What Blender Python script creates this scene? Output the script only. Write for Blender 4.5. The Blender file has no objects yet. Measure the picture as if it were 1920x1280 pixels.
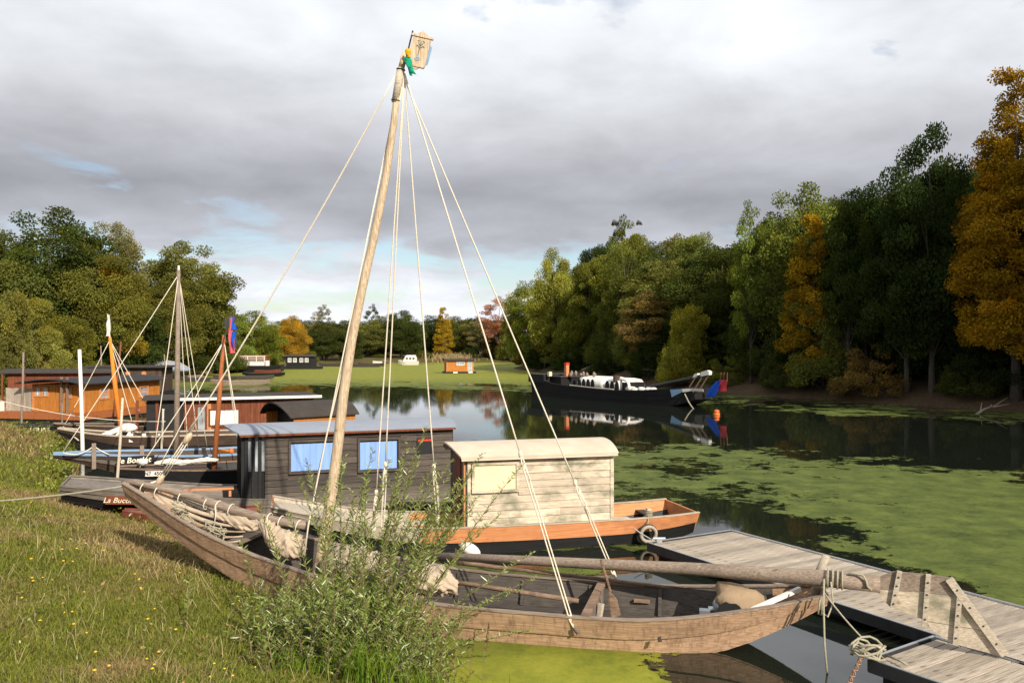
import bpy, bmesh, math, random
import numpy as np
from mathutils import Vector, Matrix

C = bpy.context.scene.collection
scene = bpy.context.scene
R = math.radians

# ---------------------------------------------------------------- camera
F, HZ, EYE = 1560.0, 648.0, 3.8          # focal length in photo pixels, horizon row, eye height (m)
cam = bpy.data.cameras.new('camera')
cam.sensor_width = 36.0
cam.lens = F / 1920 * 36.0
cam.shift_y = (HZ - 640) / 1920
cam.clip_start, cam.clip_end = 0.1, 6000
camo = bpy.data.objects.new('camera', cam)
camo.location = (0, 0, EYE)
camo.rotation_euler = (R(90), 0, 0)
C.objects.link(camo)
scene.camera = camo

# ---------------------------------------------------------------- sun and sky
SUN = Vector((0.52, -0.85, 0)).normalized() * math.cos(R(31)) + Vector((0, 0, math.sin(R(31))))
sl = bpy.data.lights.new('sun', 'SUN')
sl.energy = 5.0
sl.angle = R(0.5)
sl.color = (1.0, 0.915, 0.785)
so = bpy.data.objects.new('sun', sl)
so.rotation_euler = (-SUN).to_track_quat('-Z', 'Y').to_euler()
so.location = (30, -30, 40)
C.objects.link(so)

world = bpy.data.worlds.new('World')
scene.world = world
world.use_nodes = True
def build_world():
    nt = world.node_tree
    nt.nodes.clear()
    N, L = nt.nodes.new, nt.links.new
    out = N('ShaderNodeOutputWorld')
    sky = N('ShaderNodeTexSky')
    sky.sky_type = 'NISHITA'
    sky.sun_disc = False
    sky.sun_elevation = R(31)
    sky.sun_rotation = math.atan2(SUN.x, SUN.y)
    b1 = N('ShaderNodeBackground'); b1.inputs[1].default_value = 0.10
    L(sky.outputs[0], b1.inputs[0])
    tc = N('ShaderNodeTexCoord')
    sep = N('ShaderNodeSeparateXYZ'); L(tc.outputs['Generated'], sep.inputs[0])
    def M(op, a, b=None, clamp=False):
        m = N('ShaderNodeMath'); m.operation = op; m.use_clamp = clamp
        for i, v in enumerate((a, b)):
            if v is None: continue
            if isinstance(v, (int, float)): m.inputs[i].default_value = v
            else: L(v, m.inputs[i])
        return m.outputs[0]
    z = M('MAXIMUM', sep.outputs[2], 0.0)
    d = M('ADD', z, 0.22)
    cx, cy = M('DIVIDE', sep.outputs[0], d), M('DIVIDE', sep.outputs[1], d)
    cmb = N('ShaderNodeCombineXYZ'); L(cx, cmb.inputs[0]); L(cy, cmb.inputs[1])
    def noise(scale, detail, rough, off, dist=0.0):
        mp = N('ShaderNodeMapping'); mp.inputs['Location'].default_value = off
        L(cmb.outputs[0], mp.inputs[0])
        n = N('ShaderNodeTexNoise'); n.inputs['Scale'].default_value = scale
        n.inputs['Detail'].default_value = detail; n.inputs['Roughness'].default_value = rough
        n.inputs['Distortion'].default_value = dist
        L(mp.outputs[0], n.inputs['Vector'])
        return n.outputs[0]
    n1 = noise(2.1, 10, 0.56, (3.1, 1.9, 0), 0.35)
    n2 = noise(0.62, 5, 0.5, (7.3, 4.2, 2.0), 0.3)
    n3 = noise(2.6, 8, 0.55, (1.3, 9.2, 5.0), 0.2)
    # cover: broken near the horizon, closed deck above
    thr = N('ShaderNodeFloatCurve') if False else N('ShaderNodeValToRGB'); L(z, thr.inputs[0])
    te = thr.color_ramp.elements; te.remove(te[1]); te[0].position = 0; te[0].color = (.30, .30, .30, 1)
    for p_, v_ in ((.045, .34), (.10, .44), (.135, .355), (.19, .22), (.30, .22), (.40, .34)): te.new(p_).color = (v_, v_, v_, 1)
    cov = M('DIVIDE', M('SUBTRACT', n1, thr.outputs[0]), 0.13, True)
    # cloud brightness by height above the horizon (lit rims low, grey base, thin bright deck above)
    rp = N('ShaderNodeValToRGB'); L(M('ADD', z, M('MULTIPLY', M('SUBTRACT', n2, 0.5), 0.16)), rp.inputs[0])
    el = rp.color_ramp.elements
    stops = [(0.0, (.60, .62, .66)), (0.075, (.50, .515, .55)), (0.125, (.31, .32, .35)), (0.18, (.235, .24, .265)), (0.245, (.33, .335, .36)),
             (0.33, (.50, .515, .54)), (0.42, (.56, .575, .60)), (1.0, (.58, .60, .63))]
    el.remove(el[1]); el[0].position = 0.0; el[0].color = (*stops[0][1], 1)
    for p, c in stops[1:]:
        e = el.new(p); e.color = (*c, 1)
    k = M('ADD', 0.58, M('MULTIPLY', n3, 0.84))
    mul = N('ShaderNodeVectorMath'); mul.operation = 'SCALE'
    L(rp.outputs[0], mul.inputs[0]); L(k, mul.inputs['Scale'])
    b2 = N('ShaderNodeBackground'); b2.inputs[1].default_value = 1.36
    L(mul.outputs[0], b2.inputs[0])
    mix = N('ShaderNodeMixShader')
    L(cov, mix.inputs[0]); L(b1.outputs[0], mix.inputs[1]); L(b2.outputs[0], mix.inputs[2])
    L(mix.outputs[0], out.inputs[0])
build_world()
scene.view_settings.view_transform = 'Standard'
scene.view_settings.look = 'None'
scene.view_settings.exposure = 0.38
scene.view_settings.gamma = 1.0
scene.view_settings.use_curve_mapping = False
scene.render.engine = 'CYCLES'
scene.cycles.max_bounces = 6
scene.cycles.transparent_max_bounces = 12
scene.cycles.use_denoising = True

# ---------------------------------------------------------------- helpers
def at(px, py, z):
    """world point at height z that the photograph shows at pixel (px, py)"""
    Y = F * (EYE - z) / (py - HZ)
    return Vector(((px - 960) / F * Y, Y, z))
def ad(px, py, Y):
    """world point at distance Y in front of the camera"""
    return Vector(((px - 960) / F * Y, Y, EYE - (py - HZ) / F * Y))

def tag(o, label=None, cat=None, group=None, kind=None):
    if label: o['label'] = label
    if cat: o['category'] = cat
    if group: o['group'] = group
    if kind: o['kind'] = kind
    return o
def thing(name, label, cat, loc=(0, 0, 0), rotz=0.0, group=None):
    o = bpy.data.objects.new(name, None)
    o.empty_display_size = 0.2
    C.objects.link(o)
    o.location = loc; o.rotation_euler = (0, 0, rotz)
    return tag(o, label, cat, group)
def link_mesh(name, me, parent=None, mat=None):
    if mat is not None and not me.materials: me.materials.append(mat)
    o = bpy.data.objects.new(name, me)
    C.objects.link(o)
    if parent is not None: o.parent = parent
    return o

class MB:
    """collects boxes, bars, tubes and lofts; build() links them as ONE mesh object"""
    def __init__(s): s.v, s.f = [], []
    def add(s, vs, fs):
        n = len(s.v)
        s.v += [tuple(v) for v in vs]; s.f += [tuple(i + n for i in f) for f in fs]
        return s
    def box(s, a, b):
        (x0, y0, z0), (x1, y1, z1) = a, b
        return s.add([(x0,y0,z0),(x1,y0,z0),(x1,y1,z0),(x0,y1,z0),(x0,y0,z1),(x1,y0,z1),(x1,y1,z1),(x0,y1,z1)],
                     [(3,2,1,0),(4,5,6,7),(0,1,5,4),(1,2,6,5),(2,3,7,6),(3,0,4,7)])
    def beam(s, p, q, w, h, up=(0, 0, 1)):
        p, q = Vector(p), Vector(q)
        d = (q - p).normalized(); u = Vector(up)
        if abs(d.dot(u)) > .98: u = Vector((0, 1, 0)) if abs(d.y) < .9 else Vector((1, 0, 0))
        sx = d.cross(u).normalized(); uz = sx.cross(d).normalized()
        a, b = sx * w / 2, uz * h / 2
        vs = [p-a-b, p+a-b, p+a+b, p-a+b, q-a-b, q+a-b, q+a+b, q-a+b]
        return s.add(vs, [(0,1,2,3),(7,6,5,4),(0,4,5,1),(1,5,6,2),(2,6,7,3),(3,7,4,0)])
    def tube(s, pts, r, n=8, cap=True):
        pts = [Vector(p) for p in pts]
        rs = r if isinstance(r, (list, tuple)) else [r] * len(pts)
        vs, fs = [], []
        u = None
        for i, p in enumerate(pts):
            d = (pts[min(i+1, len(pts)-1)] - pts[max(i-1, 0)])
            if d.length < 1e-9: d = Vector((0, 0, 1))
            d.normalize()
            if u is None:
                u = Vector((0, 0, 1)) if abs(d.z) < .9 else Vector((1, 0, 0))
            u = (u - d * u.dot(d))
            if u.length < 1e-6: u = d.orthogonal()
            u.normalize()
            w = d.cross(u)
            for k in range(n):
                a = 2 * math.pi * k / n
                vs.append(p + (u * math.cos(a) + w * math.sin(a)) * rs[i])
        for i in range(len(pts) - 1):
            for k in range(n):
                k2 = (k + 1) % n
                fs.append((i*n+k, i*n+k2, (i+1)*n+k2, (i+1)*n+k))
        if cap:
            fs.append(tuple(range(n-1, -1, -1))); fs.append(tuple((len(pts)-1)*n + k for k in range(n)))
        return s.add(vs, fs)
    def loft(s, rings, close=True, cap=True):
        n = len(rings[0]); vs = [p for r in rings for p in r]; fs = []
        for i in range(len(rings) - 1):
            for k in range(n if close else n - 1):
                k2 = (k + 1) % n
                fs.append((i*n+k, i*n+k2, (i+1)*n+k2, (i+1)*n+k))
        if cap and close:
            fs.append(tuple(range(n-1, -1, -1))); fs.append(tuple((len(rings)-1)*n + k for k in range(n)))
        return s.add(vs, fs)
    def prism(s, poly, off):
        """poly: 3D outline, extruded by the vector off"""
        off = Vector(off); a = [Vector(p) for p in poly]
        return s.loft([a, [p + off for p in a]])
    def torus(s, c, axis, Rr, r, n=20, m=10):
        c, axis = Vector(c), Vector(axis).normalized()
        u = axis.orthogonal().normalized(); w = axis.cross(u)
        vs, fs = [], []
        for i in range(n):
            a = 2*math.pi*i/n; e = u*math.cos(a) + w*math.sin(a)
            for k in range(m):
                b = 2*math.pi*k/m
                vs.append(c + e*(Rr + r*math.cos(b)) + axis*(r*math.sin(b)))
        for i in range(n):
            for k in range(m):
                fs.append((i*m+k, ((i+1)%n)*m+k, ((i+1)%n)*m+(k+1)%m, i*m+(k+1)%m))
        return s.add(vs, fs)
    def blob(s, c, rad, n=10, m=8, rnd=None, amp=0.0, rot=None):
        vs, fs = [], []
        for i in range(m + 1):
            t = math.pi * i / m
            for k in range(n):
                a = 2*math.pi*k/n
                g = 1 + (rnd.uniform(-amp, amp) if rnd and 0 < i < m else 0)
                v = Vector((math.sin(t)*math.cos(a)*rad[0]*g, math.sin(t)*math.sin(a)*rad[1]*g, math.cos(t)*rad[2]*g))
                if rot is not None: v = rot @ v
                vs.append(Vector(c) + v)
        for i in range(m):
            for k in range(n):
                fs.append((i*n+k, (i+1)*n+k, (i+1)*n+(k+1)%n, i*n+(k+1)%n))
        return s.add(vs, fs)
    def mesh(s, name, smooth=False):
        me = bpy.data.meshes.new(name)
        me.from_pydata(s.v, [], s.f); me.update()
        bm = bmesh.new(); bm.from_mesh(me); bmesh.ops.recalc_face_normals(bm, faces=bm.faces[:]); bm.to_mesh(me); bm.free()
        if smooth:
            me.polygons.foreach_set('use_smooth', [True] * len(me.polygons))
        return me
    def build(s, name, mat, parent=None, smooth=False):
        return link_mesh(name, s.mesh(name, smooth), parent, mat)

def sag(p, q, drop, n=10):
    p, q = Vector(p), Vector(q)
    return [p.lerp(q, t/n) - Vector((0, 0, drop * 4 * (t/n) * (1 - t/n))) for t in range(n + 1)]
def interp(xs, cols, x):
    return [float(np.interp(x, xs, c)) for c in cols]

_dg = None
def text_mesh(body, size, extrude=0.002, shear=0.0, bold=0.0):
    cu = bpy.data.curves.new('lettering', 'FONT')
    cu.body = body; cu.size = size; cu.extrude = extrude; cu.shear = shear; cu.offset = bold
    cu.resolution_u = 3
    cu.align_x = 'CENTER'; cu.align_y = 'CENTER'
    o = bpy.data.objects.new('lettering', cu); C.objects.link(o)
    dg = bpy.context.evaluated_depsgraph_get()
    me = bpy.data.meshes.new_from_object(o.evaluated_get(dg))
    bpy.data.objects.remove(o); bpy.data.curves.remove(cu)
    return me
def lettering(body, size, mat, parent, loc, shear=0.0, bold=0.0, rot=(math.pi/2, 0, 0)):
    me = text_mesh(body, size, 0.002, shear, bold)
    me.materials.clear(); me.materials.append(mat)
    o = link_mesh('lettering', me, parent)
    o.location = loc; o.rotation_euler = rot
    return o

# ---------------------------------------------------------------- numpy noise
def _hash(ix, iy, seed):
    h = (ix.astype(np.int64) * 374761393 + iy.astype(np.int64) * 668265263 + seed * 1442695041) & 0x7fffffff
    h = ((h ^ (h >> 13)) * 1274126177) & 0x7fffffff
    return ((h ^ (h >> 16)) & 0xffff) / 65535.0
def vnoise(x, y, seed=0):
    ix, iy = np.floor(x), np.floor(y)
    fx, fy = x - ix, y - iy
    fx = fx*fx*(3-2*fx); fy = fy*fy*(3-2*fy)
    a, b = _hash(ix, iy, seed), _hash(ix+1, iy, seed)
    c, d = _hash(ix, iy+1, seed), _hash(ix+1, iy+1, seed)
    return (a*(1-fx)+b*fx)*(1-fy) + (c*(1-fx)+d*fx)*fy
def fbm(x, y, seed=0, oct=4, gain=0.5):
    s, a, t = 0.0, 1.0, 0.0
    for o in range(oct):
        s = s + a * vnoise(x * 2**o + 17.3*o, y * 2**o - 9.1*o, seed + o); t += a; a *= gain
    return s / t

# ---------------------------------------------------------------- materials
def new_mat(name):
    m = bpy.data.materials.new(name); m.use_nodes = True
    nt = m.node_tree; nt.nodes.clear()
    out = nt.nodes.new('ShaderNodeOutputMaterial')
    return m, nt, nt.nodes.new, nt.links.new, out
def ramp(nt, fac, stops):
    r = nt.nodes.new('ShaderNodeValToRGB')
    el = r.color_ramp.elements
    el.remove(el[1]); el[0].position = stops[0][0]; el[0].color = (*stops[0][1], 1)
    for p, c in stops[1:]:
        e = el.new(p); e.color = (*c, 1)
    nt.links.new(fac, r.inputs[0])
    return r.outputs[0]
def tex(nt, scale, sc3=(1, 1, 1), detail=4, rough=.55, coord='Object', dist=0.0, loc=(0, 0, 0)):
    tc = nt.nodes.new('ShaderNodeTexCoord')
    mp = nt.nodes.new('ShaderNodeMapping'); mp.inputs['Scale'].default_value = sc3; mp.inputs['Location'].default_value = loc
    nt.links.new(tc.outputs[coord], mp.inputs[0])
    n = nt.nodes.new('ShaderNodeTexNoise')
    n.inputs['Scale'].default_value = scale; n.inputs['Detail'].default_value = detail; n.inputs['Roughness'].default_value = rough
    n.inputs['Distortion'].default_value = dist
    nt.links.new(mp.outputs[0], n.inputs['Vector'])
    return n.outputs[0]
def mixc(nt, fac, a, b, mode='MIX'):
    m = nt.nodes.new('ShaderNodeMix'); m.data_type = 'RGBA'; m.blend_type = mode
    for sock, v in ((m.inputs[0], fac), (m.inputs[6], a), (m.inputs[7], b)):
        if isinstance(v, (int, float)): sock.default_value = v
        elif isinstance(v, tuple): sock.default_value = (*v, 1)
        else: nt.links.new(v, sock)
    return m.outputs[2]
def bump(nt, h, strength, dist=0.01):
    b = nt.nodes.new('ShaderNodeBump'); b.inputs['Strength'].default_value = strength; b.inputs['Distance'].default_value = dist
    nt.links.new(h, b.inputs['Height'])
    return b.outputs[0]
def bsdf(nt, out, col, rough=.6, normal=None, metal=0.0, spec=0.4):
    p = nt.nodes.new('ShaderNodeBsdfPrincipled')
    if isinstance(col, tuple): p.inputs['Base Color'].default_value = (*col, 1)
    else: nt.links.new(col, p.inputs['Base Color'])
    if isinstance(rough, (int, float)): p.inputs['Roughness'].default_value = rough
    else: nt.links.new(rough, p.inputs['Roughness'])
    p.inputs['Metallic'].default_value = metal
    p.inputs['Specular IOR Level'].default_value = spec
    if normal is not None: nt.links.new(normal, p.inputs['Normal'])
    nt.links.new(p.outputs[0], out.inputs[0])
    return p
def wood(name, dark, light, grain=(1.2, 22, 22), rough=.75, stain=None, stain_amt=.5, vary=.35, bumps=.35, stain_scale=2.2, spec=.25, stain_lo=.52):
    """timber: stretched grain, blotches of weather, each plank a little lighter or darker than the next"""
    m, nt, N, L, out = new_mat(name)
    g = tex(nt, 3.0, grain, 5, .6, dist=.3)
    col = ramp(nt, g, [(.32, dark), (.68, light)])
    oi = N('ShaderNodeObjectInfo')
    v = N('ShaderNodeMapRange'); v.inputs[3].default_value = 1 - vary; v.inputs[4].default_value = 1 + vary
    L(oi.outputs['Random'], v.inputs[0])
    sc = N('ShaderNodeVectorMath'); sc.operation = 'SCALE'; L(col, sc.inputs[0]); L(v.outputs[0], sc.inputs['Scale'])
    col = sc.outputs[0]
    big = tex(nt, stain_scale, (1, 1.4, 1.8), 4, .6, loc=(3, 5, 1))
    if stain is None: stain = tuple(c * .45 for c in dark)
    bf = N('ShaderNodeMapRange'); bf.inputs[1].default_value = stain_lo; bf.inputs[2].default_value = stain_lo + .23; bf.inputs[4].default_value = stain_amt
    L(big, bf.inputs[0])
    col = mixc(nt, bf.outputs[0], col, stain)
    knots = tex(nt, 5.0, (1, 2.2, 2.2), 1, .5, loc=(9, 2, 4))
    kf = N('ShaderNodeMapRange'); kf.inputs[1].default_value = .73; kf.inputs[2].default_value = .78; kf.inputs[4].default_value = .6
    L(knots, kf.inputs[0])
    col = mixc(nt, kf.outputs[0], col, tuple(c * .5 for c in dark))
    bsdf(nt, out, col, rough, bump(nt, g, bumps, .008), spec=spec)
    return m
def streaked(name, dark, light, run):
    """old hull timber: long grain, dark run-off streaks down the side, pale worn patches"""
    m, nt, N, L, out = new_mat(name)
    g = tex(nt, 3.0, (1.0, 9, 26), 5, .6, dist=.3)
    col = ramp(nt, g, [(.32, dark), (.68, light)])
    st_ = tex(nt, 4.0, (5.0, 5.0, .55), 5, .65, loc=(2, 7, 3))
    f = N('ShaderNodeMapRange'); f.inputs[1].default_value = .50; f.inputs[2].default_value = .72; f.inputs[4].default_value = .75; L(st_, f.inputs[0])
    col = mixc(nt, f.outputs[0], col, run)
    big = tex(nt, 1.1, (1, 1, 1.6), 4, .6, loc=(3, 5, 1))
    f2 = N('ShaderNodeMapRange'); f2.inputs[1].default_value = .5; f2.inputs[2].default_value = .72; f2.inputs[4].default_value = .6; L(big, f2.inputs[0])
    col = mixc(nt, f2.outputs[0], col, tuple(c*.55 for c in dark))
    oi = N('ShaderNodeObjectInfo'); v = N('ShaderNodeMapRange'); v.inputs[3].default_value = .9; v.inputs[4].default_value = 1.12; L(oi.outputs['Random'], v.inputs[0])
    sc = N('ShaderNodeVectorMath'); sc.operation = 'SCALE'; L(col, sc.inputs[0]); L(v.outputs[0], sc.inputs['Scale'])
    bsdf(nt, out, sc.outputs[0], .8, bump(nt, g, .4, .008), spec=.2)
    return m
def plain(name, col, rough=.6, var=.15, scale=6.0, metal=0.0, bumps=.15, spec=.4):
    m, nt, N, L, out = new_mat(name)
    n = tex(nt, scale, (1, 1, 1), 5, .6)
    c = ramp(nt, n, [(.3, tuple(x * (1 - var) for x in col)), (.7, tuple(min(1, x * (1 + var)) for x in col))])
    bsdf(nt, out, c, rough, bump(nt, n, bumps, .006), metal, spec)
    return m
def cloth(name, col, rough=.9, fold=(14, 14, 2), trans=.25):
    m, nt, N, L, out = new_mat(name)
    n = tex(nt, 1.0, fold, 4, .55, dist=.4)
    c = ramp(nt, n, [(.25, tuple(x * .8 for x in col)), (.75, col)])
    d = N('ShaderNodeBsdfDiffuse'); t = N('ShaderNodeBsdfTranslucent'); mx = N('ShaderNodeMixShader'); mx.inputs[0].default_value = trans
    nb = bump(nt, n, .6, .03)
    for s in (d, t): L(c, s.inputs[0]); L(nb, s.inputs['Normal'])
    L(d.outputs[0], mx.inputs[1]); L(t.outputs[0], mx.inputs[2]); L(mx.outputs[0], out.inputs[0])
    return m
def leafmat(name, use_obj=True, trans=.32, col=(.08, .1, .02), gloss=.05):
    """foliage: the tree's own colour, varied from leaf to leaf and clump to clump through the vertex colour 'tint'"""
    m, nt, N, L, out = new_mat(name)
    at_ = N('ShaderNodeAttribute'); at_.attribute_name = 'tint'
    sep = N('ShaderNodeSeparateColor'); L(at_.outputs['Color'], sep.inputs[0])
    if use_obj:
        oi = N('ShaderNodeObjectInfo'); base = oi.outputs['Color']
    else:
        rgb = N('ShaderNodeRGB'); rgb.outputs[0].default_value = (*col, 1); base = rgb.outputs[0]
    v = N('ShaderNodeMapRange'); v.inputs[3].default_value = .55; v.inputs[4].default_value = 1.5; L(sep.outputs[0], v.inputs[0])
    sc = N('ShaderNodeVectorMath'); sc.operation = 'SCALE'; L(base, sc.inputs[0]); L(v.outputs[0], sc.inputs['Scale'])
    warm = N('ShaderNodeVectorMath'); warm.operation = 'MULTIPLY'; L(sc.outputs[0], warm.inputs[0]); warm.inputs[1].default_value = (1.4, 1.15, .72)
    c = mixc(nt, sep.outputs[1], sc.outputs[0], warm.outputs[0])
    d = N('ShaderNodeBsdfDiffuse'); t = N('ShaderNodeBsdfTranslucent'); g = N('ShaderNodeBsdfGlossy'); g.inputs['Roughness'].default_value = .38
    mx = N('ShaderNodeMixShader'); mx.inputs[0].default_value = trans
    L(c, d.inputs[0])
    tw = N('ShaderNodeVectorMath'); tw.operation = 'MULTIPLY'; L(c, tw.inputs[0]); tw.inputs[1].default_value = (1.15, 1.2, .6)
    L(tw.outputs[0], t.inputs[0])
    L(d.outputs[0], mx.inputs[1]); L(t.outputs[0], mx.inputs[2])
    m2 = N('ShaderNodeMixShader'); m2.inputs[0].default_value = gloss
    L(mx.outputs[0], m2.inputs[1]); L(g.outputs[0], m2.inputs[2]); L(m2.outputs[0], out.inputs[0])
    return m
def bladesmat(name, trans=.25):
    """grass blades: the colour is stored per blade"""
    m, nt, N, L, out = new_mat(name)
    a = N('ShaderNodeAttribute'); a.attribute_name = 'tint'
    d = N('ShaderNodeBsdfDiffuse'); t = N('ShaderNodeBsdfTranslucent'); mx = N('ShaderNodeMixShader'); mx.inputs[0].default_value = trans
    L(a.outputs['Color'], d.inputs[0]); L(a.outputs['Color'], t.inputs[0])
    L(d.outputs[0], mx.inputs[1]); L(t.outputs[0], mx.inputs[2]); L(mx.outputs[0], out.inputs[0])
    return m

M = {}
M['old_wood'] = wood('weathered_brown_timber', (.19, .120, .072), (.42, .29, .185), (1.0, 9, 26), stain=(.10, .062, .04), stain_amt=.55, vary=.12)
M['hull_wood'] = streaked('streaked_hull_timber', (.25, .15, .085), (.50, .325, .205), (.13, .08, .05))
M['old_wood_in'] = wood('dark_inside_timber', (.035, .03, .026), (.085, .07, .058), (1.2, 12, 20), stain=(.02, .018, .016), vary=.25)
M['bleached'] = wood('bleached_grey_timber', (.30, .25, .19), (.55, .47, .36), (1.2, 20, 26), stain=(.2, .16, .12), stain_amt=.4, vary=.14)
M['mast_wood'] = wood('pale_mast_timber', (.30, .205, .12), (.68, .545, .385), (30, 30, .8), stain=(.26, .175, .10), stain_amt=.55, vary=.05, stain_scale=1.6)
M['spar_wood'] = wood('grey_brown_spar_timber', (.14, .10, .075), (.30, .235, .18), (1.0, 20, 20), stain=(.09, .065, .05), vary=.1)
M['beige_plank'] = wood('sun_bleached_cabin_planks', (.38, .30, .215), (.64, .535, .41), (.9, 14, 26), stain=(.17, .165, .11), stain_amt=.9, vary=.17, stain_scale=2.4, stain_lo=.44)
M['orange_plank'] = wood('orange_varnished_plank', (.40, .155, .06), (.62, .27, .115), (.7, 9, 26), stain=(.26, .09, .04), stain_amt=.6, vary=.08)
M['black_plank'] = wood('tarred_brown_cladding', (.034, .027, .022), (.105, .083, .066), (.9, 14, 26), stain=(.03, .025, .022), stain_amt=.6, vary=.28)
M['tar'] = wood('black_tarred_hull', (.009, .009, .010), (.022, .021, .021), (.6, 5, 18), rough=.5, stain=(.022, .02, .018), stain_amt=.35, vary=.1, bumps=.25, spec=.2)
M['brown_hull'] = wood('dark_brown_hull', (.035, .022, .016), (.11, .068, .045), (.8, 8, 22), stain=(.02, .016, .014), vary=.2)
M['honey_board'] = wood('honey_orange_boards', (.30, .105, .018), (.47, .185, .034), (9, 9, .6), stain=(.30, .10, .016), stain_amt=.5, vary=.08, bumps=.2)
M['red_board'] = wood('red_brown_boards', (.105, .028, .012), (.20, .062, .026), (9, 9, .6), stain=(.06, .018, .01), vary=.15)
M['rust_pole'] = wood('rust_brown_mast', (.22, .065, .02), (.36, .12, .04), (20, 20, 1), vary=.05)
M['orange_pole'] = wood('orange_painted_mast', (.62, .17, .02), (.75, .24, .035), (20, 20, 1), vary=.03, bumps=.1)
M['grey_plank'] = wood('grey_weathered_bow_planks', (.105, .088, .072), (.235, .20, .165), (.8, 9, 26), stain=(.07, .06, .05), vary=.2)
M['deck'] = wood('weathered_deck_boards', (.17, .135, .10), (.47, .40, .32), (.9, 30, 30), stain=(.13, .10, .075), stain_amt=.5, vary=.24, stain_scale=3.0)
M['branch'] = wood('bark_pole', (.12, .075, .05), (.27, .18, .12), (2, 12, 12), vary=.15)
M['bark'] = wood('tree_bark', (.045, .036, .027), (.12, .10, .078), (8, 8, 1.2), rough=.9, vary=.25, bumps=.8)
M['rope'] = plain('pale_rope', (.60, .53, .42), .9, .18, 60)
M['rope_old'] = plain('grey_green_rope', (.30, .27, .19), .9, .25, 60)
M['white'] = plain('white_paint', (.70, .66, .59), .5, .05)
M['cream'] = plain('cream_panel', (.66, .55, .34), .6, .05)
M['canvas_roof'] = plain('pale_roofing_felt', (.50, .415, .315), .85, .12, 2.5)
M['felt_blue'] = plain('blue_grey_roofing_felt', (.235, .255, .30), .7, .07, 3, spec=.15)
M['felt_black'] = plain('black_roofing_felt', (.034, .035, .038), .8, .15, 3, spec=.1)
M['felt_brown'] = plain('dark_brown_roofing_felt', (.050, .042, .037), .8, .15, 3, spec=.1)
M['blue_paint'] = plain('pale_blue_paint', (.17, .28, .42), .6, .12)
M['black'] = plain('black_paint', (.012, .012, .013), .5, .2)
M['dark'] = plain('dark_opening', (.008, .008, .008), .7, .2)
M['rubber'] = plain('worn_tyre_rubber', (.035, .033, .031), .8, .35, 9)
M['rubber_pale'] = plain('dusty_tyre_face', (.33, .28, .215), .85, .25, 9)
M['steel'] = plain('galvanised_steel', (.52, .53, .54), .4, .08, metal=.8)
M['steel_dark'] = plain('dark_steel', (.06, .06, .065), .45, .2, metal=.5)
M['engine'] = plain('grey_engine_metal', (.25, .27, .29), .4, .2, metal=.6)
M['curtain'] = cloth('blue_curtain', (.27, .43, .80), fold=(9, 2, 1.2), trans=.1)
M['sail'] = cloth('cream_sailcloth', (.60, .48, .355), fold=(9, 9, 9))
M['cover'] = cloth('tan_canvas_cover', (.34, .245, .155), fold=(6, 6, 6), trans=.05)
M['red_flag'] = cloth('red_flag_cloth', (.62, .07, .08), fold=(3, 3, 8))
M['blue_flag'] = cloth('blue_flag_cloth', (.03, .12, .62), fold=(3, 3, 8))
M['pink_flag'] = cloth('faded_red_flag_cloth', (.70, .16, .18), fold=(3, 3, 8))
M['white_flag'] = cloth('white_flag_cloth', (.78, .74, .66), fold=(3, 3, 8))
M['yellow_flag'] = cloth('yellow_ribbon_cloth', (.75, .45, .02), fold=(3, 3, 8))
M['green_flag'] = cloth('green_ribbon_cloth', (.02, .36, .22), fold=(3, 3, 8))
M['red_paint'] = plain('red_paint', (.55, .03, .015), .5, .1)
M['orange_buoy'] = plain('orange_plastic', (.72, .13, .02), .5, .1)
M['red_dinghy'] = plain('faded_red_brown_paint', (.15, .042, .024), .6, .25)
M['ink'] = plain('dark_green_ink', (.10, .13, .12), .8, .2)
M['letter_cream'] = plain('cream_lettering_paint', (.70, .62, .47), .7, .05)
M['letter_black'] = plain('black_lettering_paint', (.02, .02, .022), .7, .05)
def glass_mat():
    m, nt, N, L, out = new_mat('window_glass')
    n = tex(nt, 3, (1, 1, 1), 2, .5)
    bsdf(nt, out, ramp(nt, n, [(.3, (.16, .18, .20)), (.7, (.40, .43, .45))]), .08, None, 0, .8)
    return m
M['glass'] = glass_mat()
M['leaf'] = leafmat('tree_leaves', gloss=.0)
M['willow_leaf'] = leafmat('willow_leaves', False, .28, (.18, .235, .048), .07)
M['herb_leaf'] = leafmat('herb_leaves', False, .3, (.13, .16, .022), .04)
M['blades'] = bladesmat('grass_blades')
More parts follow.
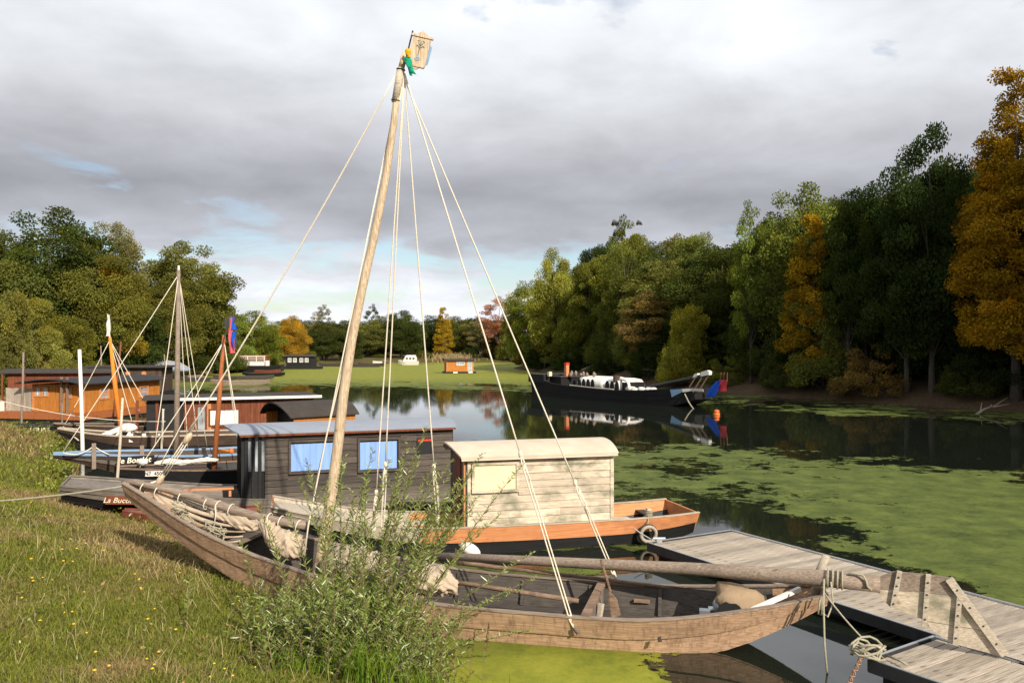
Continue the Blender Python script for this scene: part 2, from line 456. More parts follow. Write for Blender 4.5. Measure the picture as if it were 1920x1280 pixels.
# ---------------------------------------------------------------- the river bed, the banks, the water
# shore points: x, y, bank slope, bank height, bare earth (0 grass .. 1 earth)
SHORE = [(22,-60,.35,2.2,.2),(18,-30,.35,2.2,.2),(12,-10,.37,2.2,.1),(8,0,.37,2.2,.1),(5,4.5,.37,2.2,.1),(2,7.2,.36,2.2,.1),(0,8.4,.36,2.2,.1),(-1.8,9.5,.36,2.2,.1),
         (-3.3,12.4,.36,2.2,.1),(-6.8,16.9,.36,2.2,.1),(-11,20.6,.33,2.2,.1),(-14.6,28,.30,2.2,.1),(-20,36,.30,2.2,.1),(-27,41,.30,2.4,.2),(-31,47,.30,2.6,.3),
         (-35,60,.25,2.4,.3),(-39,80,.2,2.2,.3),(-41,95,.2,2.0,.3),(-40,115,.2,1.8,.3),(-38,140,.2,1.6,.3),(-33,168,.2,1.6,.4),(-20,186,.15,1.4,.4),(0,194,.12,1.4,.4),(9,188,.15,1.5,.4),
         (11,172,.2,1.8,.5),(4,153,.3,2.4,.7),(0,141,.3,2.6,.9),(2.2,125,.35,2.8,.9),(4.5,112,.35,2.8,.95),(10,86,.4,3.0,.95),(17.5,66,.42,3.0,.95),(29,47,.42,3.0,.95),(37,35,.42,3.0,.9),(45,20,.4,3.0,.9),(53,0,.4,3.0,.9),(60,-30,.4,3.0,.9),(64,-60,.4,3.0,.9)]
SH = np.array(SHORE)
def shore_dist(x, y):
    """signed distance to the shore (positive on land) and the interpolated bank data"""
    shp = x.shape; x = x.ravel(); y = y.ravel()
    best = np.full(x.shape, 1e18); dat = np.zeros((x.size, 3)); inside = np.zeros(x.shape, bool)
    n = len(SH)
    for i in range(n):
        a, b = SH[i], SH[(i+1) % n]
        dx, dy = b[0]-a[0], b[1]-a[1]
        t = np.clip(((x-a[0])*dx + (y-a[1])*dy) / (dx*dx+dy*dy), 0, 1)
        d2 = (x-a[0]-t*dx)**2 + (y-a[1]-t*dy)**2
        m = d2 < best
        best[m] = d2[m]; dat[m] = a[2:] + t[m, None]*(b[2:]-a[2:])
        c = (a[1] > y) != (b[1] > y)
        xi = a[0] + (y-a[1]) / (dy if dy != 0 else 1e-9) * dx
        inside ^= c & (x < xi)
    d = np.sqrt(best); d[inside] *= -1
    return d.reshape(shp), dat.reshape(shp + (3,))
def ground(x, y):
    d, dat = shore_dist(x, y)
    d = d + (fbm(x*.55, y*.55, 5, 3) - .5) * np.clip(.25 + np.abs(d)*.25, 0, 1.0)
    s, h = dat[..., 0], dat[..., 1]
    up = h * (1 - np.exp(-np.maximum(d, 0) * s / h * 1.15))
    up = up + (fbm(x*.35, y*.35, 11, 4) - .5) * .28 * np.clip(d/2, 0, 1) + (fbm(x*2.2, y*2.2, 31, 3) - .5) * .07 * np.clip(d, 0, 1)
    far = np.clip((np.hypot(x, y) - 160) / 600, 0, 1)
    up = up + far * 3 * fbm(x*.01, y*.01, 3, 3)
    dn = np.maximum(d * s, -1.6)
    return np.where(d > 0, up, dn), d, dat
def axis(lo, hi, fine_lo, fine_hi, step, grow):
    a = list(np.arange(fine_lo, fine_hi + 1e-6, step))
    s = step
    while a[-1] < hi: s *= grow; a.append(a[-1] + s)
    s = step
    while a[0] > lo: s *= grow; a.insert(0, a[0] - s)
    return np.array(a)
def grid_mesh(name, X, Y, Z, keep=None):
    ny, nx = X.shape
    v = np.stack([X, Y, Z], -1).reshape(-1, 3)
    i = np.arange(ny*nx).reshape(ny, nx)
    q = np.stack([i[:-1,:-1], i[:-1,1:], i[1:,1:], i[1:,:-1]], -1).reshape(-1, 4)
    if keep is not None: q = q[keep.ravel()]
    return raw_mesh(name, v, q)
def raw_mesh(name, v, q, tint=None, smooth=False):
    k = q.shape[1]
    me = bpy.data.meshes.new(name)
    used = np.unique(q)
    if len(used) < len(v):
        mp = np.full(len(v), -1); mp[used] = np.arange(len(used)); v = v[used]; q = mp[q]
        if tint is not None: tint = tint[used]
    me.vertices.add(len(v)); me.vertices.foreach_set('co', v.astype(np.float32).ravel())
    me.loops.add(q.size); me.loops.foreach_set('vertex_index', q.astype(np.int32).ravel())
    me.polygons.add(len(q)); me.polygons.foreach_set('loop_start', (np.arange(len(q))*k).astype(np.int32))
    me.polygons.foreach_set('loop_total', np.full(len(q), k, np.int32))
    if smooth: me.polygons.foreach_set('use_smooth', np.ones(len(q), bool))
    me.update(calc_edges=True)
    if tint is not None:
        ca = me.color_attributes.new('tint', 'FLOAT_COLOR', 'POINT')
        c = np.ones((len(v), 4), np.float32); c[:, :tint.shape[1]] = tint
        ca.data.foreach_set('color', c.ravel())
    return me

gx = axis(-1500, 1500, -16, 8, .16, 1.055); gy = axis(-400, 2500, 2, 26, .16, 1.055)
GX, GY = np.meshgrid(gx, gy)
GZ, GD, GDAT = ground(GX, GY)
me = grid_mesh('ground', GX, GY, GZ)
me.polygons.foreach_set('use_smooth', np.ones(len(me.polygons), bool))
ca = me.color_attributes.new('tint', 'FLOAT_COLOR', 'POINT')
cc = np.ones((GX.size, 4), np.float32)
cc[:, 0] = np.clip(GDAT[..., 2].ravel() + np.clip(.35 - GD.ravel()*.5, 0, .35) - np.clip((GD.ravel()-9)*.05, 0, .4)*0, 0, 1)
ca.data.foreach_set('color', cc.ravel())
def ground_mat():
    m, nt, N, L, out = new_mat('bank_soil_and_turf')
    a = N('ShaderNodeAttribute'); a.attribute_name = 'tint'
    sep = N('ShaderNodeSeparateColor'); L(a.outputs['Color'], sep.inputs[0])
    n1 = tex(nt, .55, (1, 1, 1), 6, .6); n2 = tex(nt, 6.0, (1, 1, 1), 5, .65); n3 = tex(nt, 26.0, (1, 1, 1), 3, .6)
    grass = ramp(nt, n1, [(.30, (.060, .070, .018)), (.48, (.105, .105, .026)), (.60, (.155, .115, .045)), (.74, (.20, .15, .075))])
    fine = ramp(nt, n2, [(.3, (.55, .55, .5)), (.7, (1.35, 1.25, 1.2))])
    grass = mixc(nt, 1.0, grass, fine, 'MULTIPLY')
    earth = ramp(nt, n2, [(.3, (.045, .030, .018)), (.6, (.095, .062, .038)), (.78, (.14, .095, .06))])
    f = N('ShaderNodeMath'); f.operation = 'ADD'; L(sep.outputs[0], f.inputs[0])
    o = N('ShaderNodeMapRange'); o.inputs[3].default_value = -.35; o.inputs[4].default_value = .35; o.inputs[1].default_value = .3; o.inputs[2].default_value = .7
    L(n1, o.inputs[0]); L(o.outputs[0], f.inputs[1]); f.use_clamp = True
    col = mixc(nt, f.outputs[0], grass, earth)
    mm = N('ShaderNodeMath'); mm.operation = 'ADD'; L(n2, mm.inputs[0]); L(n3, mm.inputs[1])
    bsdf(nt, out, col, .95, bump(nt, mm.outputs[0], .7, .05), spec=.1)
    return m
g = link_mesh('ground', me, None, ground_mat()); tag(g, 'grassy river banks rising from the water', kind='structure')

# water: one still sheet
def water_mat():
    m, nt, N, L, out = new_mat('river_water')
    n = tex(nt, 2.6, (1, 1, 1), 3, .5)
    bsdf(nt, out, (.010, .013, .009), .035, bump(nt, n, .035, .02), spec=.55)
    return m
wv = MB().box((-1, -1, 0), (1, 1, 0)) if False else None
wx = np.array([-60., 90.]); wy = np.array([-70., 210.])
WX, WY = np.meshgrid(wx, wy)
w = link_mesh('water', grid_mesh('water', WX, WY, WX*0), None, water_mat()); tag(w, 'still dark river water between duckweed', kind='structure')

# duckweed: floating cover, only where it grows.  (x, y, radius x, radius y, how much)
WEED = [(0.6, 9.2, 3.4, 1.35, 1.0), (-1.0, 13.6, 2.0, .7, .55), (9, 22, 7, 7, .42), (13, 16, 6, 5, .20), (9, 15, 2.5, 4, .3), (-16, 105, 26, 26, .65), (-12, 150, 40, 40, .6), (-26, 46, 9, 10, .35), (-4.5, 29, 3, 6, .3),
        (6, 30, 5, 6, .20), (23, 36, 5, 6, .12), (12, 12, 3, 5, .2), (19, 47, 7, 6, .10), (7, 110, 5, 30, .2), (-33, 75, 8, 12, .3), (-23, 60, 7, 9, .3), (9, 42, 3, 2, .3)]
OPEN = [(3.3, 9.6, 2.0, .85, 1.3), (2.6, 12.6, 2.8, 1.5, 1.0), (6.0, 12.2, 1.0, 1.8, 0.0), (1.2, 14.9, 4, .55, .5), (-9, 56, 14, 12, .95), (-4, 44, 5, 10, .9), (-17, 66, 9, 9, .6), (4.5, 50, 5.5, 11, 1.0), (9, 39, 5, 5, .75),
        (18, 33, 9.0, 9.0, .44), (15, 27, 5, 4, .22), (10, 36, 6, 6, .45), (19, 37, 6, 6, .35), (13, 48, 4, 6, .25), (4.6, 18.3, 1.4, 1.8, .5), (-11, 24.5, 4, 3, .6), (-14, 31, 6, 4, .5), (-5, 19, 6, 3, .7), (-20, 40, 6, 5, .3),
        (5.2, 17.2, 1.8, 1.2, .45), (21, 25, 4, 4, .35)]
def weed_cover(x, y):
    c = .58 + (fbm(x*.16, y*.16, 41, 3) - .5) * .85 + (fbm(x*1.0, y*1.0, 51, 5, .62) - .5) * 1.25
    for lst, s in ((WEED, 1), (OPEN, -1)):
        for a, b, rx, ry, k in lst:
            c = c + s * k * np.exp(-(((x-a)/rx)**2 + ((y-b)/ry)**2))
    return c
ys = [4.0]
while ys[-1] < 205: ys.append(ys[-1] + max(.035, ys[-1] * .0042))
ys = np.array(ys); us = np.linspace(-1.0, 1.05, 620)
DX, DY = np.meshgrid(us, ys); DX = DX * (DY * .75 + 2)
cov = weed_cover(DX, DY)
dd, _ = shore_dist(DX, DY)
okc = (cov > .40) & (dd < .6)
keep = okc[:-1,:-1] & okc[1:,:-1] & okc[:-1,1:] & okc[1:,1:]
rndk = fbm(DX*6, DY*6, 71, 2)
DZ = np.full(DX.shape, .005) + np.clip(cov - .5, 0, .3) * .02 * rndk
me = grid_mesh('duckweed', DX, DY, DZ, None)
# per-vertex thickness of the cover, and a brightness set by place
me = None
v = np.stack([DX, DY, DZ], -1).reshape(-1, 3); ii = np.arange(DX.size).reshape(DX.shape)
q = np.stack([ii[:-1,:-1], ii[:-1,1:], ii[1:,1:], ii[1:,:-1]], -1).reshape(-1, 4)[keep.ravel()]
thick = np.clip((cov - .40) / 1.0, 0, 1).reshape(-1, 1)
dense = np.exp(-(((DX-.6)/4.2)**2 + ((DY-9.0)/1.9)**2)) + .75*np.clip((DY-60)/40, 0, 1)  # paler green near the front and far away, darker between
me = raw_mesh('duckweed', v, q, np.concatenate([thick, np.clip(dense, 0, 1).reshape(-1, 1), thick], 1))
def weed_mat():
    m, nt, N, L, out = new_mat('duckweed')
    a = N('ShaderNodeAttribute'); a.attribute_name = 'tint'
    sep = N('ShaderNodeSeparateColor'); L(a.outputs['Color'], sep.inputs[0])
    n1 = tex(nt, 1.4, (1, 1, 1), 6, .65); n2 = tex(nt, 9.0, (1, 1, 1), 6, .75); n3 = tex(nt, 70.0, (1, 1, 1), 2, .6); n4 = tex(nt, 2.6, (1, 1, 1), 9, .78)
    mm = N('ShaderNodeMath'); mm.operation = 'MULTIPLY_ADD'; L(n2, mm.inputs[0]); mm.inputs[1].default_value = .55; L(n1, mm.inputs[2])
    thin = ramp(nt, mm.outputs[0], [(.52, (.034, .046, .010)), (.76, (.074, .094, .019)), (.95, (.115, .135, .028))])
    full = ramp(nt, mm.outputs[0], [(.55, (.115, .135, .018)), (.8, (.20, .205, .022)), (1.0, (.255, .24, .032))])
    sq = N('ShaderNodeMapRange'); sq.interpolation_type = 'SMOOTHSTEP'; L(sep.outputs[1], sq.inputs[0]); sq.inputs[1].default_value = .1; sq.inputs[2].default_value = .9
    col = mixc(nt, sq.outputs[0], thin, full)
    p = bsdf(nt, out, col, .75, bump(nt, n3, .5, .01), spec=.12)
    # where the cover is thin, specks of open water show between the fronds
    tr = N('ShaderNodeBsdfTransparent'); mx = N('ShaderNodeMixShader')
    gap = N('ShaderNodeMath'); gap.operation = 'MULTIPLY_ADD'; L(sep.outputs[0], gap.inputs[0]); gap.inputs[1].default_value = .50; gap.inputs[2].default_value = -.60
    sm = N('ShaderNodeMath'); sm.operation = 'ADD'; L(n4, sm.inputs[0]); L(gap.outputs[0], sm.inputs[1])
    st = N('ShaderNodeMapRange'); st.inputs[1].default_value = 0.0; st.inputs[2].default_value = .04; L(sm.outputs[0], st.inputs[0])
    L(st.outputs[0], mx.inputs[0]); L(tr.outputs[0], mx.inputs[1]); L(p.outputs[0], mx.inputs[2]); L(mx.outputs[0], out.inputs[0])
    return m
o = link_mesh('duckweed', me, None, weed_mat()); tag(o, 'yellow-green duckweed floating on the river', 'duckweed', kind='stuff')

# ---------------------------------------------------------------- grass on the near bank
def blade_mesh(name, x, y, z, h, wd, lean, col, rng, seg=2):
    """bent strips: base pair, middle pair, tip"""
    n = len(x); a = rng.uniform(0, 2*np.pi, n); b = rng.uniform(0, 2*np.pi, n)
    wx_, wy_ = np.cos(a)*wd/2, np.sin(a)*wd/2
    lx, ly = np.cos(b)*lean*h, np.sin(b)*lean*h
    P = np.zeros((n, 5, 3))
    P[:,0] = np.stack([x-wx_, y-wy_, z-.01], -1); P[:,1] = np.stack([x+wx_, y+wy_, z-.01], -1)
    P[:,2] = np.stack([x-wx_*.8+lx*.35, y-wy_*.8+ly*.35, z+h*.55], -1); P[:,3] = np.stack([x+wx_*.8+lx*.35, y+wy_*.8+ly*.35, z+h*.55], -1)
    P[:,4] = np.stack([x+lx, y+ly, z+h*(1-.35*lean)], -1)
    i = (np.arange(n)*5)[:, None]
    q = np.concatenate([i+[0,1,3], i+[0,3,2], i+[2,3,4]], 0)
    return raw_mesh(name, P.reshape(-1, 3), q, np.repeat(col, 5, 0))
def sample_bank(rng, n, ylo, yhi, dmin=-.05):
    y = np.sqrt(rng.uniform(ylo**2, yhi**2, n)); x = rng.uniform(-.70, .12, n)*y - rng.uniform(0, .6, n)
    z, d, dat = ground(x, y)
    m = d > dmin
    return x[m], y[m], z[m], d[m]
def grass_col(x, y, rng):
    n1 = fbm(x*.34 + 3, y*.34, 81, 4); n2 = fbm(x*1.7, y*1.7, 91, 3)
    dry = np.clip((n1 - .38)*4.6 + (n2 - .5)*1.4 + rng.normal(0, .22, len(x)), 0, 1)
    green = np.array([.115, .140, .024]); lime = np.array([.20, .205, .035]); straw = np.array([.38, .29, .13]); brown = np.array([.17, .10, .05])
    t = rng.uniform(0, 1, len(x))[:, None]
    g = green*(1-t) + lime*t
    s = straw*(1-t) + brown*t
    c = g*(1-dry[:, None]) + s*dry[:, None]
    return c * rng.uniform(.75, 1.25, (len(x), 1))
rng = np.random.default_rng(7)
parts = []
for ylo, yhi, n, h0, h1, w0, w1 in ((3.2, 6.5, 90000, .025, .085, .004, .008), (6.5, 11, 100000, .03, .095, .006, .011), (11, 19, 90000, .04, .13, .010, .018), (19, 42, 60000, .06, .20, .02, .04)):
    x, y, z, d = sample_bank(rng, n, ylo, yhi)
    edge = np.clip(1.2 - d, 0, 1)
    h = rng.uniform(h0, h1, len(x)) * (1 + 1.2*edge) * (.6 + .8*fbm(x*1.1, y*1.1, 61, 2))
    parts.append((x, y, z, h, rng.uniform(w0, w1, len(x)), rng.uniform(.25, 1.1, len(x)), grass_col(x, y, rng)))
# long dry stalks here and there
x, y, z, d = sample_bank(rng, 2600, 3.2, 14, .2)
parts.append((x, y, z, rng.uniform(.12, .34, len(x)), np.full(len(x), .004)*np.clip(y/6, 1, 2), rng.uniform(.3, 1.5, len(x)), np.array([[.45, .36, .19]])*rng.uniform(.6, 1.1, (len(x), 1))))
x, y, z, h, wd, ln, col = [np.concatenate([p[i] for p in parts]) for i in range(7)]
o = link_mesh('grass', blade_mesh('grass', x, y, z, h, wd, ln, col, rng), None, M['blades']); tag(o, 'short green and straw-dry grass on the sloping bank', 'grass', kind='stuff')

# leafy yellow-green weeds along the water's edge, and small yellow flowers in the turf
def leaf_cards(P, dirs, ln, wd, rng, tint):
    """kite-shaped leaves: P base points, dirs unit directions"""
    n = len(P)
    r = rng.normal(size=(n, 3)); s = np.cross(dirs, r); s /= np.linalg.norm(s, axis=1)[:, None] + 1e-9
    V = np.zeros((n, 4, 3))
    V[:,0] = P; V[:,2] = P + dirs*ln[:, None]
    mid = P + dirs*(ln*.45)[:, None]
    V[:,1] = mid + s*(wd/2)[:, None]; V[:,3] = mid - s*(wd/2)[:, None]
    q = np.arange(n*4).reshape(n, 4)
    return V.reshape(-1, 3), q, np.repeat(tint, 4, 0)
def unit(a): return a / (np.linalg.norm(a, axis=-1, keepdims=True) + 1e-9)
rng = np.random.default_rng(12)
seg = [(-1.9, 9.6), (-3.3, 12.4), (-6.8, 16.9), (-11, 20.6), (-14.6, 28), (-20, 36)]
xs_, ys_ = [], []
for (a, b), (c, d_) in zip(seg[:-1], seg[1:]):
    L_ = math.hypot(c-a, d_-b); k = int(1500 * L_ / (1 + b*.10))
    t = rng.uniform(0, 1, k); off = np.abs(rng.normal(0, .42, k)) + .02
    nx_, ny_ = (d_-b)/L_, -(c-a)/L_
    xs_.append(a + t*(c-a) - nx_*off); ys_.append(b + t*(d_-b) - ny_*off)
x = np.concatenate(xs_); y = np.concatenate(ys_); z, d, _ = ground(x, y)
m = (d > -.1) & (fbm(x*1.3, y*1.3, 23, 3) > .44); x, y, z = x[m], y[m], z[m]
n = len(x); base = np.stack([x, y, z + np.abs(rng.normal(0, .09, n))*np.clip(y/14, .8, 1.6)], -1)
dirs = unit(rng.normal(size=(n, 3)) + [0, 0, .6])
tint = np.stack([rng.uniform(0, 1, n), np.clip(fbm(x*.9, y*.9, 29, 2)*2.2 - .6 + rng.normal(0, .2, n), 0, 1), rng.uniform(0, 1, n)], -1)
V, q, t_ = leaf_cards(base, dirs, rng.uniform(.03, .075, n)*np.clip(y/13, .8, 2), rng.uniform(.018, .04, n)*np.clip(y/13, .8, 2), rng, tint)
o = link_mesh('bank_weeds', raw_mesh('bank_weeds', V, q, t_), None, M['herb_leaf']); tag(o, 'low yellow-green leafy weeds along the water edge', 'weeds', kind='stuff')
rng = np.random.default_rng(5)
x, y, z, d = sample_bank(rng, 190, 3.4, 15, .5); n = len(x)
mb = MB()
for i in range(n):
    h = rng.uniform(.05, .12); r = rng.uniform(.010, .019)
    mb.loft([[(x[i]+r*math.cos(a), y[i]+r*math.sin(a), z[i]+h) for a in (0, 1.05, 2.1, 3.14, 4.2, 5.24)], [(x[i]+.3*r*math.cos(a), y[i]+.3*r*math.sin(a), z[i]+h+.008) for a in (0, 1.05, 2.1, 3.14, 4.2, 5.24)]])
o = mb.build('yellow_flowers', plain('yellow_petals', (.72, .42, .02), .8, .1)); tag(o, 'small yellow flowers scattered through the turf', 'flowers', kind='stuff')

# broad little leaves and dead leaves in the turf
rng = np.random.default_rng(61)
x, y, z, d = sample_bank(rng, 26000, 3.3, 15, .15)
m = fbm(x*.9 + 7, y*.9, 131, 3) > .53; x, y, z = x[m], y[m], z[m]; n = len(x)
base = np.stack([x, y, z + rng.uniform(0, .035, n)], -1); dirs = unit(rng.normal(size=(n, 3)) + [0, 0, .35])
tint = np.stack([rng.uniform(0, .8, n), np.clip(rng.normal(.1, .2, n), 0, 1), np.zeros(n)], -1)
V, q, t_ = leaf_cards(base, dirs, rng.uniform(.02, .05, n), rng.uniform(.012, .028, n), rng, tint)
o = link_mesh('turf_herbs', raw_mesh('turf_herbs', V, q, t_), None, M['herb_leaf']); tag(o, 'patches of small broad-leaved herbs in the turf', 'herbs', kind='stuff')
x, y, z, d = sample_bank(rng, 1500, 3.3, 16, .1); n = len(x)
base = np.stack([x, y, z + rng.uniform(.01, .05, n)], -1); dirs = unit(rng.normal(size=(n, 3))*[1, 1, .3])
V, q, t_ = leaf_cards(base, dirs, rng.uniform(.03, .07, n), rng.uniform(.02, .04, n), rng, np.array([[.30, .19, .09]])*rng.uniform(.5, 1.5, (n, 1)))
o = link_mesh('dead_leaves', raw_mesh('dead_leaves', V, q, t_), None, M['blades']); tag(o, 'brown dead leaves strewn over the turf', 'leaves', kind='stuff')
# ---------------------------------------------------------------- trees
def crown_mesh(name, seed, H, Rr, z0, nclump, nleaf, leaf, clump, shape, sparse=0.0):
    """foliage spread through the crown's volume as clumps of small leaves; shape(t) is the envelope radius, t 0 at the bottom"""
    rng = np.random.default_rng(seed)
    t = rng.uniform(0, .94, nclump*3); w = np.array([shape(v) for v in t]); keep = rng.uniform(0, 1, nclump*3) < (w/w.max())**1.4 + .10
    t = t[keep][:nclump]; n = len(t)
    ang = rng.uniform(0, 2*np.pi, n)
    lump = .70 + .60*vnoise(np.cos(ang)*1.3 + 5 + t*2, np.sin(ang)*1.3 + t*3.5 + seed, seed)
    rad = np.array([shape(v) for v in t]) * Rr * lump * (.42 + .58*np.sqrt(rng.uniform(0, 1, n)))
    cz = z0*H + t*(H*(1-z0)) * (.93 + .10*vnoise(np.cos(ang)*1.1 + 9, np.sin(ang)*1.1 + seed, seed+3))
    cen = np.stack([np.cos(ang)*rad, np.sin(ang)*rad, cz], -1)
    csz = clump * rng.uniform(.45, 1.25, n) * (.55 + .45*np.array([shape(v) for v in t])/w.max())
    ctint = rng.uniform(.12, .88, n); cwarm = np.clip(rng.normal(.16, .22, n), 0, 1)
    k = rng.choice(n, nleaf, p=csz**1.7/np.sum(csz**1.7))
    d = unit(rng.normal(size=(nleaf, 3)))
    rr = csz[k] * (.25 + .80*rng.uniform(0, 1, nleaf)**.55)
    P = cen[k] + d*rr[:, None]*[1.1, 1.1, .72]
    P[:, 2] = np.maximum(P[:, 2], .15)
    dirs = unit(rng.normal(size=(nleaf, 3)) + d*.9 + [0, 0, -.25])
    ln = leaf * rng.uniform(.6, 1.35, nleaf)
    tint = np.stack([np.clip(ctint[k] + rng.normal(0, .13, nleaf), 0, 1), np.clip(cwarm[k] + rng.normal(0, .12, nleaf), 0, 1), np.zeros(nleaf)], -1)
    V, q, t_ = leaf_cards(P, dirs, ln, ln*rng.uniform(.55, .8, nleaf), rng, tint)
    return raw_mesh(name, V, q, t_), cen, csz
def trunk_mesh(name, seed, H, z0, cen, csz, r0):
    rnd = random.Random(seed); mb = MB()
    top = H*.86
    ax = [Vector((math.sin(i*.9 + seed)*.012*H*i/6, math.cos(i*1.1 + seed)*.012*H*i/6, top*i/8 - (.3 if i == 0 else 0))) for i in range(9)]
    mb.tube(ax, [r0*(1.35 if i == 0 else 1)*(1 - .115*i) for i in range(9)], 7)
    order = sorted(range(len(cen)), key=lambda i: -csz[i])[:26]
    for i in order:
        c = Vector(cen[i]); zb = max(z0*H*.75, c.z*(.55 + .2*rnd.random()) - .06*H); zb = min(zb, top*.92)
        f = zb/top*8; j = min(7, int(f)); b = ax[j].lerp(ax[j+1], f-j)
        rb = r0*(1 - .115*f)*.5
        mid = b.lerp(c, .5) + Vector((rnd.uniform(-.2, .2), rnd.uniform(-.2, .2), .04*H*rnd.random()))
        mb.tube([b, mid, c], [rb, rb*.6, rb*.15], 5, cap=False)
    return mb.mesh(name, True)
def egg(t): return math.sin(math.pi*min(1, max(0, t))**.80)**.62 * (1 - .15*t)
def tallegg(t): return math.sin(math.pi*(.08 + .92*t)**.75)**.7 if t < 1 else 0.0
def spire(t): return max(.20, math.sin(math.pi*(.12 + .88*min(t, .999))**.62)**.8 * (1 - .35*t))
def dome(t): return math.sqrt(max(0, 1 - (t*.98)**2))*(.85 + .15*math.sin(9*t))
KIND = {}
for nm, seed, H, Rr, z0, nc, nl, leaf, cl, sh, r0 in (
        ('broad', 1, 16, 5.6, .16, 150, 58000, .215, 1.35, egg, .34), ('round', 2, 16, 5.2, .12, 130, 56000, .215, 1.45, egg, .32), ('tall', 3, 18, 4.2, .14, 130, 52000, .21, 1.25, tallegg, .30),
        ('spire', 4, 18, 3.0, .08, 150, 32000, .20, .85, spire, .24), ('airy', 5, 16, 3.6, .26, 62, 14000, .205, 1.0, tallegg, .20), ('bushy', 6, 8, 4.2, .02, 110, 34000, .185, 1.0, dome, .16),
        ('shaggy', 7, 16, 5.0, .05, 140, 58000, .21, 1.3, dome, .32), ('shrub', 8, 4, 2.6, .02, 60, 12000, .14, .62, dome, .08), ('poplar', 9, 20, 4.2, .16, 240, 95000, .155, .85, spire, .32)):
    cm, cen, csz = crown_mesh(nm + '_crown', seed, H, Rr, z0, nc, nl, leaf, cl, sh)
    cm.materials.append(M['leaf'])
    tm = trunk_mesh(nm + '_trunk', seed, H, z0, cen, csz, r0); tm.materials.append(M['bark'])
    KIND[nm] = (cm, tm, H, Rr)
COL_ = {'dark': (.042, .062, .016), 'deep': (.030, .046, .014), 'mid': (.068, .088, .020), 'olive': (.074, .092, .020), 'lime': (.115, .135, .026), 'yellow': (.20, .155, .018), 'gold': (.27, .165, .012),  # deep: leaf colour lowered to carry the shade of the right wood
       'brown': (.092, .072, .026), 'pink': (.19, .105, .065), 'fresh': (.088, .125, .022), 'grey': (.085, .095, .045), 'rust': (.15, .065, .022)}
COL = {k: tuple((1.0 if k in ('deep', 'gold') else 1.2 if k == 'dark' else 1.5)*x for x in v) for k, v in COL_.items()}
COL = {k: (v[0]*(1.0 if k in ('gold', 'deep') else 1.16), v[1], v[2]) for k, v in COL.items()}
trnd = random.Random(99)
def tree(kind, X, Y, top, width, col, label, group=None, name='tree', cat='tree'):
    """a trunk and a crown standing at (X, Y), its top at height top"""
    cm, tm, H, Rr = KIND[kind]
    zg = float(ground(np.array([X]), np.array([Y]))[0][0]) - .05
    s = (top - zg) / (H*1.0); sw = width / (2*Rr)
    t = thing(name, label, cat, (X, Y, zg), trnd.uniform(0, 6.28), group)
    a = link_mesh('trunk', tm, t); b = link_mesh('crown', cm, t)
    for o in (a, b): o.scale = (sw, sw, s)
    c = COL[col]; k = trnd.uniform(.85, 1.18)
    b.color = (c[0]*k*trnd.uniform(.92, 1.1), c[1]*k, c[2]*k*trnd.uniform(.8, 1.2), 1)
    return t
def ptree(kind, px, py, Y, wpx, col, label, group=None, **kw):
    for _ in range(60):                                                # a tree stands on the bank, not in the water
        if shore_dist(np.array([(px-960)/F*Y]), np.array([Y*1.0]))[0][0] > 1.2: break
        Y *= 1.015
    return tree(kind, (px-960)/F*Y, Y, EYE + (HZ-py)/F*Y, wpx/F*Y, col, label, group, **kw)

GL = 'trees on the left bank'
ptree('broad', 92, 378, 84, 250, 'dark', 'tall broad dark green tree crowning the left bank', GL)
ptree('round', 8, 425, 80, 170, 'mid', 'green tree at the left edge beside the tall broad dark one', GL)
ptree('tall', 212, 396, 100, 115, 'grey', 'tall narrow thin-leaved tree behind the yellowing tree', GL)
ptree('round', 178, 448, 84, 160, 'olive', 'olive tree with yellow-tinged foliage in front of the thin-leaved tree', GL)
ptree('shaggy', 212, 478, 66, 105, 'yellow', 'small tree with yellowing leaves among the left bank trees', GL)
ptree('broad', 352, 443, 92, 180, 'mid', 'large round green tree behind the tall grey mast', GL)
ptree('shaggy', 395, 520, 88, 120, 'olive', 'brownish olive tree on the right flank of the left bank wood', GL)
ptree('round', 318, 520, 84, 130, 'olive', 'shorter olive tree in front of the large round green one', GL)
ptree('shaggy', 60, 548, 62, 120, 'lime', 'bright yellow-green young tree low on the left bank', GL)
ptree('bushy', 130, 590, 60, 130, 'olive', 'low spreading olive tree above the orange houseboat', GL)
ptree('bushy', 8, 540, 58, 120, 'olive', 'leafy tree at the left edge above the brown roofed boat', GL)
ptree('bushy', 250, 575, 70, 140, 'dark', 'dark bushy tree behind the white pennant', GL)
ptree('bushy', 205, 570, 72, 110, 'deep', 'deep green bushy tree above the grassy slope', GL)
ptree('bushy', 330, 600, 80, 130, 'dark', 'dark low tree behind the foot of the tall grey mast', GL)
ptree('bushy', 400, 605, 92, 110, 'dark', 'dark low tree left of the blue and red flag', GL)
ptree('round', 470, 578, 112, 110, 'fresh', 'fresh green rounded tree behind the white railed boat', GL)
ptree('bushy', 440, 600, 106, 90, 'fresh', 'green bushy tree behind the blue and red flag', GL)
ptree('bushy', 500, 625, 126, 60, 'fresh', 'low green tree at the end of the left bank', GL)
ptree('shrub', 62, 652, 56, 90, 'rust', 'rust-brown shrub above the long grey roof', 'shrubs on the left bank', name='shrub', cat='shrub')
ptree('shrub', 120, 655, 57, 70, 'brown', 'brown shrub right of the rust-brown one', 'shrubs on the left bank', name='shrub', cat='shrub')
ptree('shrub', 285, 655, 76, 90, 'olive', 'olive shrub behind the upturned grey boat', 'shrubs on the left bank', name='shrub', cat='shrub')
